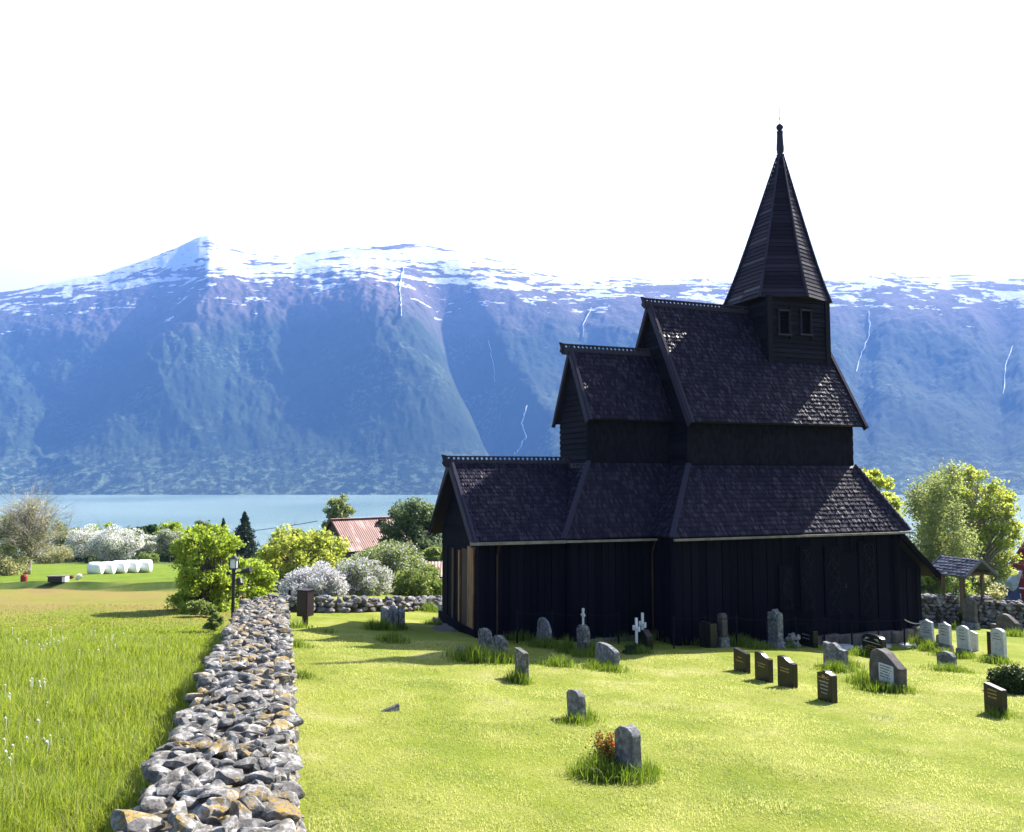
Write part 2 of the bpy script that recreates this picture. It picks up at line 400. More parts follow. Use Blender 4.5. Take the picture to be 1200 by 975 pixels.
stream([(618,478),(612,500),(617,514),(608,530),(600,538)], 9, 'widest white stream low in the ravine left of the church roof')
stream([(474,312),(469,335),(470,358),(471,376)], 7, 'straight white snow stream under the broad snowy summit')
stream([(573,402),(577,425),(581,455)], 4, 'faint thin stream on the flank above the low church roof')
stream([(693,362),(684,380),(682,400)], 4, 'thin stream just left of the tall nave gable')
stream([(1018,366),(1018,396),(1009,415),(1002,442)], 5, 'forked thin stream just right of the church spire')
stream([(1196,360),(1188,400),(1178,430),(1173,470)], 5, 'thin crooked stream near the right edge of the mountains')

# ================================================================== CHURCH
TH = R(20.5)
O3 = at(563, 745, 26)
U3 = np.array([math.cos(TH), math.sin(TH), 0]); V3 = np.array([-math.sin(TH), math.cos(TH), 0])
def cw(u, v, z=0): return O3+U3*u+V3*v+np.array([0, 0, z])
def onv(px, py, v):
    r = ray(px, py); tt = ((O3+V3*v)@V3)/(r@V3); q = r*tt-O3; return float(q@U3), float(q[2])
church = empty('stave_church', tuple(O3), TH, 'black tarred wooden stave church with stepped shingled roofs and pointed spire on the churchyard lawn', 'church')
VC = 2.25
def lerp(a, b, t_): return np.array(a, float)*(1-t_)+np.array(b, float)*t_
def shingles(mb, BL, BR, TR, TL, w=.092, ex=.18, lift=.040, thick=.022, seed=0, point=.055):
    rg = random.Random(seed)
    BL, BR, TR, TL = [np.array(p, float) for p in (BL, BR, TR, TL)]
    n = np.cross(BR-BL, TL-BL); n /= np.linalg.norm(n)
    H = max(np.linalg.norm(TL-BL), .1)
    nn = np.cross(BR-BL, TL-BL); 
    ax = (BR-BL)/np.linalg.norm(BR-BL); upv = np.cross(n, ax); H = (TL-BL)@upv
    rows = int(H/ex)
    for i in range(rows+1):
        t0 = i*ex/H
        if t0 > .995: break
        L = BL+(TL-BL)*t0; Rr = BR+(TR-BR)*t0; W = (Rr-L)@ax; cnt = max(1, int(round(W/w))); ww = W/cnt
        if W < .05: continue
        off = ww*.5 if i % 2 else 0
        ln = min(ex*1.45, H*(1-t0)+.02)
        for j in range(cnt+(1 if off else 0)):
            x0 = j*ww-off; x1 = x0+ww*.86
            x0 = max(x0, 0); x1 = min(x1, W)
            if x1-x0 < .03: continue
            lf = lift*rg.uniform(.75, 1.35); tw = rg.uniform(-.007, .007); dz = rg.uniform(-.012, .012)
            b0 = L+ax*x0+n*(lf+tw)+upv*dz; b1 = L+ax*x1+n*(lf-tw)+upv*dz; pm = L+ax*(x0+x1)/2-upv*(point-dz)+n*lf
            t1 = L+ax*x1+upv*ln+n*.008; t_0 = L+ax*x0+upv*ln+n*.008
            d = -n*thick
            mb.add([t_0, b0, pm, b1, t1, b0+d, pm+d, b1+d], [(0,1,2,3,4), (1,5,6,2), (2,6,7,3), (0,5,1), (3,7,4)])
def slab(mb, pts, thick):
    P = [np.array(p, float) for p in pts]; n = np.cross(P[1]-P[0], P[-1]-P[0]); n /= np.linalg.norm(n)
    mb.prism([p-n*.002 for p in P], -n*thick)
def crest(parent, u0, u1, v, z):
    mb = MB(); mb.box(u0, u1, v-.07, v+.07, z-.16, z+.10)
    mb.box(u0-.02, u1, v-.085, v+.085, z+.19, z+.235)
    n = int((u1-u0)/.17)
    for i in range(n+1):
        x = u0+.02+i*(u1-u0-.06)/n
        mb.prism([(x-.055, v-.05, z+.10), (x+.055, v-.05, z+.10), (x+.02, v-.05, z+.155), (x+.045, v-.05, z+.192), (x-.045, v-.05, z+.192), (x-.02, v-.05, z+.155)], (0, .1, 0))
    # carved tip
    mb.prism([(u0-.02, v-.05, z-.16), (u0-.02, v-.05, z+.25), (u0-.16, v-.05, z+.28), (u0-.1, v-.05, z+.08), (u0-.14, v-.05, z-.04)], (0, .1, 0))
    mb.build('ridge_crest', M['tarlight'], parent)
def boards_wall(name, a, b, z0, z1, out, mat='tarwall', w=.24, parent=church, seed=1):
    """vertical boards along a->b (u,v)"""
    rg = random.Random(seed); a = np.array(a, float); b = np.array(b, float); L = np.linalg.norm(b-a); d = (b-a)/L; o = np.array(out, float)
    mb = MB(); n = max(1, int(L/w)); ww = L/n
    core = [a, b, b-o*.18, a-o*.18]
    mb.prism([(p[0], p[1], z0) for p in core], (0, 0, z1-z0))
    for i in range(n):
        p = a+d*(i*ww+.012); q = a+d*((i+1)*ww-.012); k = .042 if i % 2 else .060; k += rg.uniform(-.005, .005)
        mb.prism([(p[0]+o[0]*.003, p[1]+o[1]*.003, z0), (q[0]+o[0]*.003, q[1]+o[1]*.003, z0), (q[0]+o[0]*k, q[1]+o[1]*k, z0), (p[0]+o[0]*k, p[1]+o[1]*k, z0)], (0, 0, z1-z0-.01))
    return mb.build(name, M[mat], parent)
def siding(mb, side, lo, hi, other, z0, z1, out, w=.2, tri=None, seed=3):
    """horizontal boards on plane u=other (side 'u') or v=other; lo..hi other axis; tri=(apex_pos, z_start, z_apex) narrows"""
    rg = random.Random(seed); z = z0
    while z < z1-.02:
        zt = min(z+w, z1); l, h = lo, hi; l2, h2 = lo, hi
        if tri:
            c_, zs, za = tri
            def nar(zz):
                f = min(1, max(0, (zz-zs)/(za-zs))); return lo+(c_-lo)*f, hi+(c_-hi)*f
            l, h = nar(z); l2, h2 = nar(zt-.01)
        k0 = .05+rg.uniform(-.006, .01); k1 = .015
        def P(x, zz, k): return (other+out*k, x, zz) if side == 'u' else (x, other+out*k, zz)
        vs = [P(l, z, 0), P(h, z, 0), P(h2, zt-.01, 0), P(l2, zt-.01, 0), P(l, z, k0), P(h, z, k0), P(h2, zt-.01, k1), P(l2, zt-.01, k1)]
        mb.add(vs, [(0,3,2,1), (4,5,6,7), (0,1,5,4), (1,2,6,5), (2,3,7,6), (3,0,4,7)])
        z += w
def gable_roof(u0, u1, half, ze, zr, seed, crest_l=.35, crest_r=.35, ends=(0, 1)):
    """verge to verge u0..u1; eaves at VC±half height ze; ridge zr"""
    mb = MB(); n0, n1 = VC-half, VC+half
    slab(mb, [(u0, n0, ze), (u1, n0, ze), (u1, VC, zr), (u0, VC, zr)], .11)
    slab(mb, [(u1, n1, ze), (u0, n1, ze), (u0, VC, zr), (u1, VC, zr)], .11)
    shingles(mb, (u0, n0-.02, ze), (u1, n0-.02, ze), (u1, VC, zr), (u0, VC, zr), seed=seed)
    shingles(mb, (u1, n1+.02, ze), (u0, n1+.02, ze), (u0, VC, zr), (u1, VC, zr), seed=seed+1, w=.2, ex=.25)
    r = mb.build('roof', M['tar'], church)
    crest(r, u0-crest_l, u1+crest_r, VC, zr)
    for s, e in ((-1, n0), (1, n1)):
        for uu in [(u0, u1)[q_] for q_ in ends]:
            k = -1 if uu == u0 else 1
            v_ = np.array([0, VC-e, zr-ze]); v_ = v_/np.linalg.norm(v_); nrm = np.array([0, -v_[2], v_[1]]) if s < 0 else np.array([0, v_[2], v_[1]])
            a = np.array([uu, e, ze])-v_*.12; b = np.array([uu, VC, zr])+nrm*.0
            q = [a+nrm*.09, b+np.array([0, 0, .14]), b-np.array([0, 0, .22]), a-nrm*.15]
            mb2 = MB(); mb2.prism([p+np.array([k*.004, 0, 0]) for p in q], (k*.06, 0, 0))
            top = MB(); mb2.prism([a+nrm*.092, b+np.array([0, 0, .145]), b+np.array([0, 0, .185]), a+nrm*.125], (-k*.10, 0, 0))
            mb2.build('verge_board', M['tarlight'], r)
    return r
def skirt(outer, inner, ze, zt, faces, seed):
    """outer/inner (u0,u1,v0,v1)"""
    U0, U1, V0, V1 = outer; a0, a1, b0, b1 = inner; mb = MB()
    fc = {'n': [(U0,V0,ze),(U1,V0,ze),(a1,b0,zt),(a0,b0,zt)], 'e': [(U0,V1,ze),(U0,V0,ze),(a0,b0,zt),(a0,b1,zt)],
          'w': [(U1,V0,ze),(U1,V1,ze),(a1,b1,zt),(a1,b0,zt)], 's': [(U1,V1,ze),(U0,V1,ze),(a0,b1,zt),(a1,b1,zt)]}
    for k in faces:
        slab(mb, fc[k], .09); shingles(mb, *fc[k], seed=seed+ord(k))
    r = mb.build('roof', M['tar'], church)
    hips = []
    if 'n' in faces and 'e' in faces: hips.append(((U0,V0,ze),(a0,b0,zt)))
    if 'n' in faces and 'w' in faces: hips.append(((U1,V0,ze),(a1,b0,zt)))
    for p, q in hips:
        p = np.array(p)+np.array([0,0,.07]); q = np.array(q)+np.array([0,0,.07])
        MB().bar(p-(q-p)*.03, q, .17, .08).build('hip_board', M['tarlight'], r)
    return r
# ---- low choir extension (A)
XA1 = 4.2
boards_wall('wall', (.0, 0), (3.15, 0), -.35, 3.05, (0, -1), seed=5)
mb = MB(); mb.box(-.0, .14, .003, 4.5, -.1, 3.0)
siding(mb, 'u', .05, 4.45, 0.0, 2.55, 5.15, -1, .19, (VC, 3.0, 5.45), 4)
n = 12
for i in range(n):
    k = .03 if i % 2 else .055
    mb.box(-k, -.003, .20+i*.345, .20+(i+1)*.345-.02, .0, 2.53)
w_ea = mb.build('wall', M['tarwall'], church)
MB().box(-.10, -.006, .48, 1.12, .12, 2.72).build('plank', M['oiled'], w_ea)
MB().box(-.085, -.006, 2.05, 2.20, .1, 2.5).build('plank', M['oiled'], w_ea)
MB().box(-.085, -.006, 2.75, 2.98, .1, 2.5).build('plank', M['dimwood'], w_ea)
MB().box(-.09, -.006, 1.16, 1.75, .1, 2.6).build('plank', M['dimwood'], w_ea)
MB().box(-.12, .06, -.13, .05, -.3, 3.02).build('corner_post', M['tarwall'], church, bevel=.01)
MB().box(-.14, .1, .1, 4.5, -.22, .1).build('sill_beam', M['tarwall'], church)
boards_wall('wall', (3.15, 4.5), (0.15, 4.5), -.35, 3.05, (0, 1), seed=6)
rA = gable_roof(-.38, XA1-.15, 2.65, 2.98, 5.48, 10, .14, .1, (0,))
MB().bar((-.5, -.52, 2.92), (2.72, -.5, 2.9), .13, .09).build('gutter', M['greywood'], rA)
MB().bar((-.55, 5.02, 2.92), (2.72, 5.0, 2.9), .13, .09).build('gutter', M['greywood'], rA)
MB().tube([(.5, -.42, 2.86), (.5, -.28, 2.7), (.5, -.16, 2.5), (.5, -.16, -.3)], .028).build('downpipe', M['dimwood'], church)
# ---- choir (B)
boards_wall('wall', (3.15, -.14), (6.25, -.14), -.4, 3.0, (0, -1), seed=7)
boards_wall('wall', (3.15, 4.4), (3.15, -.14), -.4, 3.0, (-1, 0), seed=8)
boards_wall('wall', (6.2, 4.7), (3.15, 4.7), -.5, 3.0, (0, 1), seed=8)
mb = MB(); mb.tube([(3.12, -.18, -.45), (3.12, -.18, 2.95)], .19, 14); mb.build('corner_post', M['tarwall'], church, smooth=False)
skirt((2.72, 6.6, -.42, 4.92), (4.3, 7.7, 1.0, 3.5), 3.0, 5.46, 'nes', 30)
mb = MB(); mb.box(4.34, 7.7, 1.14, 3.36, 5.0, 7.3)
siding(mb, 'u', 1.02, 3.48, 4.34, 4.6, 9.2, -1, .2, (VC, 7.2, 9.75), 5)
shingles(mb, (4.3, 1.11, 5.42), (7.62, 1.11, 5.42), (7.62, 1.09, 7.2), (4.3, 1.09, 7.2), seed=41, lift=.03, w=.12)
shingles(mb, (7.62, 3.39, 5.42), (4.3, 3.39, 5.42), (4.3, 3.41, 7.2), (7.62, 3.41, 7.2), seed=42, lift=.03, w=.2)
mb.box(4.27, 4.37, 1.0, 1.12, 5.3, 7.15)
mb.build('wall', M['tarmid'], church)
gable_roof(4.18, 7.62, 1.47, 7.03, 9.62, 50, .26, -.1, (0,))
MB().bar((2.75, -.52, 2.9), (6.1, -.52, 2.88), .1, .07).build('gutter', M['greywood'], church)
MB().tube([(6.06, -.47, 2.86), (6.06, -.4, 2.7), (6.06, -.27, 2.4), (6.06, -.27, -.4)], .03).build('downpipe', M['dimwood'], church)
# ---- nave (C)
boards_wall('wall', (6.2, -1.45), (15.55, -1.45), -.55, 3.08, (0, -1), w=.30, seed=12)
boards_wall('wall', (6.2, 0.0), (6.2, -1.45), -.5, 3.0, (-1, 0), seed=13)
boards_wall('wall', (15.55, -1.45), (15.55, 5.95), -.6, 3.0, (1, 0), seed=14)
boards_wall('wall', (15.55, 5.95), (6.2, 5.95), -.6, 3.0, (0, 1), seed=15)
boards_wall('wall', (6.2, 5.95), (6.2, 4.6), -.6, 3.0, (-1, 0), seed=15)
for (u, v_) in ((6.2, -1.5), (15.5, -1.5)):
    MB().tube([(u, v_, -.6), (u, v_, 3.0)], .17, 14).build('corner_post', M['tarwall'], church)
skirt((5.95, 15.95, -1.75, 6.25), (7.62, 15.05, -.17, 4.67), 3.05, 5.38, 'news', 60)
MB().bar((5.95, -1.86, 2.96), (16.0, -1.86, 2.96), .1, .07).build('gutter', M['greywood'], church)
mb = MB(); mb.box(7.68, 14.98, -.03, 4.53, 5.0, 7.3)
siding(mb, 'u', -.1, 4.6, 7.68, 5.0, 11.2, -1, .2, (VC, 7.0, 11.75), 5)
siding(mb, 'u', -.1, 4.6, 14.98, 5.0, 11.2, 1, .2, (VC, 7.0, 11.75), 6)
shingles(mb, (7.62, -.06, 5.3), (15.04, -.06, 5.3), (15.04, -.09, 7.05), (7.62, -.09, 7.05), seed=43, lift=.03, w=.13)
shingles(mb, (15.04, 4.56, 5.3), (7.62, 4.56, 5.3), (7.62, 4.59, 7.05), (15.04, 4.59, 7.05), seed=44, lift=.03, w=.2)
mb.build('wall', M['tarmid'], church)
gable_roof(7.5, 15.27, 2.72, 6.93, 11.58, 70, .16, .35)
# ---- west lean-to (D)
boards_wall('wall', (15.62, -1.38), (16.78, -1.38), -.6, 1.62, (0, -1), seed=16, w=.2)
mb = MB(); mb.prism([(15.62, -1.30, 1.62), (16.78, -1.30, 1.62), (15.62, -1.30, 2.62)], (0, -.1, 0)); mb.build('wall', M['tarwall'], church)
boards_wall('wall', (16.78, -1.38), (16.78, 4.5), -.6, 1.6, (1, 0), seed=17)
mb = MB(); P = [(15.72, -1.72, 2.93), (17.32, -1.72, 1.36), (17.32, 4.8, 1.36), (15.72, 4.8, 2.93)]
slab(mb, P[::1], .14); shingles(mb, P[1], P[2], P[3], P[0], seed=80)
rD = mb.build('roof', M['tar'], church)
mb = MB(); mb.prism([(15.5, -1.80, 3.0), (15.5, -1.80, 2.78), (17.36, -1.80, 1.16), (17.40, -1.80, 1.38)], (0, .07, 0)); mb.build('verge_board', M['tarwall'], rD)
# ---- foundation stones
rg = random.Random(5); mb = MB()
def rough_box(mb, x0, x1, y0, y1, z0, z1, j=.05):
    P = [(x0,y0,z0),(x1,y0,z0),(x1,y1,z0),(x0,y1,z0),(x0,y0,z1),(x1,y0,z1),(x1,y1,z1),(x0,y1,z1)]
    mb.add([tuple(c_+rg.uniform(-j, j) for c_ in p) for p in P], [(0,3,2,1),(4,5,6,7),(0,1,5,4),(1,2,6,5),(2,3,7,6),(3,0,4,7)])
u = 0.0
while u < 16.6:
    L = rg.uniform(.5, 1.3); v0 = -.04 if u < 3 else (-.18 if u < 6 else -1.55); zb = -.34 if u < 6 else -.53
    rough_box(mb, u, u+L-.04, v0-.12, v0+.4, -1.5, zb+rg.uniform(-.02, .03)); u += L
v_ = 0
while v_ < 4.4:
    L = rg.uniform(.5, 1.2); rough_box(mb, -.2, .3, v_, v_+L-.05, -1.2, -.20+rg.uniform(-.03, .03)); v_ += L
fo = mb.build('foundation', M['gs_brown'], church, bevel=.04)
mb = MB(); rough_box(mb, -1.1, -.25, .1, 1.5, -.6, -.14, .06); rough_box(mb, -1.0, -.3, 1.55, 2.8, -.6, -.12, .06); mb.build('door_step', M['gs_brown'], church, bevel=.04)
# ---- north portal carvings
def carve(px0, px1, y0, y1, seed):
    ua, _ = onv(px0, y1, -1.53); ub, za = onv(px1, y1, -1.53); _, zb = onv(px1, y0, -1.53)
    rg = random.Random(seed); mb = MB(); c_ = (ua+ub)/2; wd = (ub-ua)/2
    pk = MB().box(ua-.03, ub+.03, -1.60, -1.52, za, zb).build('carved_plank', M['tarwall'], church, bevel=.01)
    for s in range(5):
        pts = []; ph = rg.uniform(0, 6.28); kk = rg.uniform(.9, 1.25)
        N = 60
        for i in range(N+1):
            z = za+.1+(zb-za-.2)*i/N; x = c_+wd*.8*math.sin(ph+kk*(z-za)*4.2+s*2.1)*(.75+.25*math.sin(z*2.3+s))
            pts.append((x, -1.625-.012*math.sin(i*.9+s*2), z))
        mb.tube(pts, [.020+.012*math.sin(i*.35+s) for i in range(N+1)], 6)
    for k in range(5):
        z = za+.3+k*(zb-za-.5)/4; pts = [(c_+wd*.55*math.cos(a*.6)*(1-a/14), -1.64, z+.16*math.sin(a*.6)*(1-a/14)) for a in range(12)]
        mb.tube(pts, .022, 6)
    mb.build('carving', M['carve'], pk)
for a in ((914, 928, 662, 714, 1), (939, 953, 640, 716, 2), (968, 987, 640, 722, 3), (1008, 1026, 634, 722, 4)): carve(*a)
ua, za = onv(988, 722, -1.53); ub, _ = onv(1007, 722, -1.53)
dr = MB().box(ua, ub, -1.55, -1.50, za+.05, za+2.2).build('door', M['tarwall'], church)
MB().tube([((ua+.1), -1.57, za+1.0), (ua+.1, -1.62, za+1.0), (ua+.1, -1.62, za+1.15)], .012).build('handle', M['iron'], dr)
# ---- turret
TU0, TU1, TV0, TV1 = 12.02, 14.93, .93, 3.55
mb = MB(); mb.box(TU0+.06, TU1-.06, TV0+.06, TV1-.06, 8.6, 12.0)
wins = []
for a, b_ in ((911, 926), (937, 951)):
    p0, z1_ = onv(a, 362, TV0); p1, z0_ = onv(b_, 392, TV0); wins.append((p0, p1, z0_, z1_))
z = 8.9; rgt = random.Random(9)
zw0, zw1 = wins[0][2], wins[0][3]
while z < 12.0:
    zt = min(z+.185, 12.0); segs = [(TU0, TU1)]
    if zt > zw0-.05 and z < zw1+.05: segs = [(TU0, wins[0][0]), (wins[0][1], wins[1][0]), (wins[1][1], TU1)]
    for a, b_ in segs:
        k0 = .07+rgt.uniform(-.01, .01)
        mb.add([(a, TV0+.06, z), (b_, TV0+.06, z), (b_, TV0+.06, zt-.012), (a, TV0+.06, zt-.012), (a, TV0+.06-k0, z), (b_, TV0+.06-k0, z), (b_, TV0+.03, zt-.012), (a, TV0+.03, zt-.012)],
            [(0,3,2,1),(4,5,6,7),(0,1,5,4),(1,2,6,5),(2,3,7,6),(3,0,4,7)])
    z += .185
siding(mb, 'u', TV0, TV1, TU0+.06, 8.9, 12.0, -1, .185, None, 8)
siding(mb, 'u', TV0, TV1, TU1-.06, 8.9, 12.0, 1, .185, None, 8)
tur = mb.build('turret', M['carve'], church)
for (uu, vv, s, k) in ((TU0, TV0, 1, 1), (TU1, TV0, -1, 1), (TU0, TV1, 1, -1), (TU1, TV1, -1, -1)):
    MB().box(min(uu-s*.05, uu+s*.17), max(uu-s*.05, uu+s*.17), min(vv-k*.05, vv+k*.12), max(vv-k*.05, vv+k*.12), 8.7, 12.02).build('corner_board', M['carve'], tur)
for (p0, p1, z0_, z1_) in wins:
    fr = MB(); f = .07
    fr.box(p0-.01, p0+f, TV0-.06, TV0+.05, z0_, z1_); fr.box(p1-f, p1+.01, TV0-.06, TV0+.05, z0_, z1_)
    fr.box(p0+f, p1-f, TV0-.062, TV0+.05, z1_-f, z1_); fr.box(p0-.04, p1+.04, TV0-.09, TV0+.05, z0_-f, z0_)
    win = fr.build('window', M['tar'], tur)
    lv = MB(); zz = z0_+.02
    while zz < z1_-f-.05: lv.bar((p0+f, TV0+.035, zz), (p1-f, TV0+.035, zz), .05, .02, (0, -.6, 1)); zz += .09
    lv.box(p0+f, p1-f, TV0+.052, TV0+.056, z0_, z1_-f); lv.build('louvre', M['tarwall'], win)
# ---- spire
SC_ = np.array([13.47, 2.25])
ZS0, ZS1 = 11.98, 18.45
angs = [146, 214.4, 270, 325.6, 34, 90]; rad = [2.03, 2.03, 1.78, 2.03, 2.03, 1.78]
TIP = np.array([13.86, 2.25])
def sp_pt(i, f, extra=0.0):
    """f 0 base .. 1 tip with a slight bell flare near the base"""
    k = (1-f)*.93+.07*(1-f)**6+.02
    c_ = SC_*(1-f)+TIP*f; a = R(angs[i % 6]); r = rad[i % 6]*k+extra
    return np.array([c_[0]+r*math.cos(a), c_[1]+r*math.sin(a), ZS0+(ZS1-ZS0)*f])
mb = MB(); NC = 36
for c_ in range(NC):
    f0, f1 = c_/NC, (c_+1)/NC+.004
    for i in range(6):
        A, B = sp_pt(i, f0, .036), sp_pt(i+1, f0, .036); C_, D = sp_pt(i+1, f1, .006), sp_pt(i, f1, .006)
        A2, B2 = sp_pt(i, f0, .0), sp_pt(i+1, f0, .0); nseg = max(1, int(np.linalg.norm(B-A)/1.1))
        for s in range(nseg):
            g0, g1 = s/nseg, (s+1)/nseg-.02/nseg
            j = random.uniform(-.012, .012)*np.array([0, 0, 1])
            mb.add([lerp(A, B, g0)+j, lerp(A, B, g1)+j, lerp(D, C_, g1), lerp(D, C_, g0), lerp(A2, B2, g0)+j, lerp(A2, B2, g1)+j], [(0,1,2,3), (4,5,1,0), (0,3,4), (1,5,2)])
fl_ = [0, .03, .08, .15, .3, .6, .99]; rings = [sp_pt(i, f, -.015) for f in fl_ for i in range(6)]
mb.add(rings, [tuple(range(6))]+[(k*6+i, k*6+(i+1) % 6, (k+1)*6+(i+1) % 6, (k+1)*6+i) for k in range(len(fl_)-1) for i in range(6)])
spi = mb.build('spire', M['spire'], church)
for i in range(6):
    mb = MB(); mb.tube([sp_pt(i, f, .055) for f in (0, .03, .08, .15, .25, .4, .6, .8, .97)], [.06,.06,.058,.055,.052,.05,.045,.04,.035], 6); mb.build('hip_board', M['tarlight'], spi)
fx, fy = TIP
mb = MB(); mb.tube([(fx, fy, 18.2), (fx, fy, 18.38), (fx, fy, 18.42), (fx, fy, 18.5), (fx, fy, 18.62), (fx, fy, 19.2), (fx, fy, 19.38), (fx, fy, 19.42)], [.17,.16,.12,.14,.155,.12,.13,.08], 12)
mb.build('finial', M['tarlight'], spi)
mb = MB(); mb.tube([(fx, fy, 19.42+.28*(1-math.cos(a*math.pi/8))/2) for a in range(9)], [max(.01, .145*math.sin(a*math.pi/8)) for a in range(9)], 14); mb.build('ball', M['tarlight'], spi, smooth=True)
mb = MB(); mb.tube([(fx, fy, 19.68), (fx+.03, fy, 20.55)], .012, 6); mb.tube([(fx, fy, 19.90), (fx, fy, 19.94), (fx, fy, 19.98)], [.01, .035, .01], 8); mb.build('lightning_rod', M['greywood'], spi)

# ================================================================== ROPE FENCE by the church
rf = empty('rope_fence', tuple(cw(0, -2.3, -.8)), TH, 'low rope fence of thin dark posts running along the black north wall', 'fence')
def loc_uv(u, v): p = cw(u, v); return float(G(p[0], p[1]))-O3[2]+.8
us = []
u = .9
prev = None
while u < 16.4:
    vv = (-.9 if u < 5.2 else -2.35)+2.3; gz = loc_uv(u, vv-2.3)
    MB().tube([(u, vv, gz-.15), (u, vv, gz+1.0)], .028, 8).build('post', M['darkpost'], rf)
    if prev is not None and abs(prev[1]-vv) < .1:
        pts = [(prev[0]+(u-prev[0])*k/8, vv, prev[2]+(gz-prev[2])*k/8+.95-.16*(1-(2*k/8-1)**2)*(1.0 if u > 15.4 else .35)) for k in range(9)]
        MB().tube(pts, .012 if u < 15.4 else .02, 6).build('rope', M['darkpost'] if u < 15.4 else M['rope'], rf)  # last span uses the pale material: its sunlight is put into the colour
    prev = (u, vv, gz); u += 1.17

# ================================================================== DRY STONE WALLS
def ico(sub):
    bm = bmesh.new(); bmesh.ops.create_icosphere(bm, subdivisions=sub, radius=1.0)
    V = np.array([v.co[:] for v in bm.verts]); Fc = np.array([[v.index for v in f.verts] for f in bm.faces]); bm.free(); return V, Fc
def rocks(sub, n, seed):
    rg = np.random.default_rng(seed); V0, Fc = ico(sub); out = []
    for _ in range(n):
        V = V0*1.25
        for k in range(16):
            d = rg.normal(size=3)*np.array([1, 1, 1.3]); d /= np.linalg.norm(d); h = rg.uniform(.62, .96)
            e = np.clip(V@d-h, 0, None); V = V-e[:, None]*d
        V = V*(1+.05*fbm(V[:, :1]*3+seed, V[:, 1:2]*3+V[:, 2:3]*2, 3)); V /= np.abs(V).max(0)
        out.append(V)
    return out, Fc
RK2, F2 = rocks(2, 14, 1); RK3, F3 = rocks(3, 14, 2)
def rotm(rg, yaw, tilt, roll=None):
    a = yaw; b_ = rg.normal(0, tilt); c = rg.normal(0, tilt) if roll is None else roll
    Rz = np.array([[math.cos(a), -math.sin(a), 0], [math.sin(a), math.cos(a), 0], [0, 0, 1]])
    Ry = np.array([[math.cos(b_), 0, math.sin(b_)], [0, 1, 0], [-math.sin(b_), 0, math.cos(b_)]])
    Rx = np.array([[1, 0, 0], [0, math.cos(c), -math.sin(c)], [0, math.sin(c), math.cos(c)]])
    return Rz@Ry@Rx
def stone_wall(name, path, top_w, bot_w, mat, label, st=.30, hc=.135, zt=None, hgt=None, near=0, seed=1, topn=4.5):
    """path: list of (X,Y,ztop)"""
    rg = np.random.default_rng(seed); VV = {2: [], 3: []}; 
    P = np.array(path, float); seg = np.linalg.norm(np.diff(P[:, :2], axis=0), axis=1); cum = np.concatenate([[0], np.cumsum(seg)])
    def pos(s): return np.array([np.interp(s, cum, P[:, i]) for i in range(3)])
    def dirn(s):
        d = pos(min(s+.2, cum[-1]))-pos(max(s-.2, 0)); d[2] = 0; return d/np.linalg.norm(d)
    def put(c, size, Rm, Y):
        sub = 3 if Y < near else 2; src = RK3 if sub == 3 else RK2
        VV[sub].append((src[rg.integers(len(src))]*size)@Rm.T+c)
    L = cum[-1]; core = MB(); ns = max(2, int(L/.8))
    for i in range(ns):
        a, b = pos(L*i/ns), pos(L*(i+1)/ns+.02); d = dirn(L*(i+.5)/ns); n_ = np.array([-d[1], d[0], 0])
        ga = min(float(G(a[0], a[1])), float(G(b[0], b[1])))-.3; q = []
        for p in (a, b):
            q.append([p+n_*top_w*.38-[0,0,.14], p-n_*top_w*.38-[0,0,.14], np.append((p-n_*bot_w*.42)[:2], ga), np.append((p+n_*bot_w*.42)[:2], ga)])
        core.add(q[0]+q[1], [(0,1,2,3), (7,6,5,4), (0,4,5,1), (1,5,6,2), (2,6,7,3), (3,7,4,0)])
    s = 0
    while s < L:
        p = pos(s); d = dirn(s); n_ = np.array([-d[1], d[0], 0]); yaw = math.atan2(d[1], d[0]); g = float(G(p[0], p[1])); H = p[2]-g
        k = .0
        while k < H-.1:
            f = k/H; half = (bot_w*(1-f)+top_w*f)/2
            for sd_ in (-1, 1):
                sz = np.array([rg.uniform(.55, 1.35)*st*.5, rg.uniform(.10, .2), hc*rg.uniform(.42, .75)])
                c = p+d*rg.uniform(-.5, .5)*st*.8+n_*sd_*(half-.10+rg.uniform(-.035, .035)); c[2] = g+k+hc*.5+rg.uniform(-.02, .02)
                put(c, sz, rotm(rg, yaw+rg.normal(0, .12), .12), p[1])
            k += hc
        for _ in range(int(topn+rg.random())):
            q = rg.uniform(-1, 1); sz = np.array([rg.uniform(.04, .11), rg.uniform(.055, .155), rg.uniform(.03, .075)])*(st/.3)**.6
            if rg.random() < .10: sz *= 1.5
            c = p+d*rg.uniform(-.5, .5)*st+n_*q*(top_w*.5-.13); c[2] = p[2]-.10+rg.uniform(-.05, .10)-.05*abs(q)
            put(c, sz, rotm(rg, yaw+rg.normal(0, .7), .26), p[1])
        s += st*.85
    Vs = []; Fs = []; n0 = 0
    for sub, Fi in ((2, F2), (3, F3)):
        if not VV[sub]: continue
        A = np.array(VV[sub]); k, m, _ = A.shape; Vs.append(A.reshape(-1, 3)); Fs.append((Fi[None]+(np.arange(k)*m)[:, None, None]).reshape(-1, 3)+n0); n0 += k*m
    o = mesh_np(name, np.concatenate(Vs), np.concatenate(Fs), mat)
    tag(o, label, 'stone wall'); core.build('rubble_core', M['core'], o)
    return o
ww_ = 1.20
dW = WF-WN
pth = [tuple(WN+dW*f+np.array([0, 0, .04*math.sin(f*19)])) for f in np.linspace(-.2, 1.02, 30)]
stone_wall('stone_wall', pth, ww_, ww_+.08, M['rock'], 'long grey dry stone wall with yellow lichen running from the foreground to the lamp post', near=11, seed=3, topn=20)
# far churchyard wall
q0 = pth[-1]
def wp(px, yb, h):
    q = gp(px, yb); return (q[0], q[1], q[2]+h*q[1]/F)

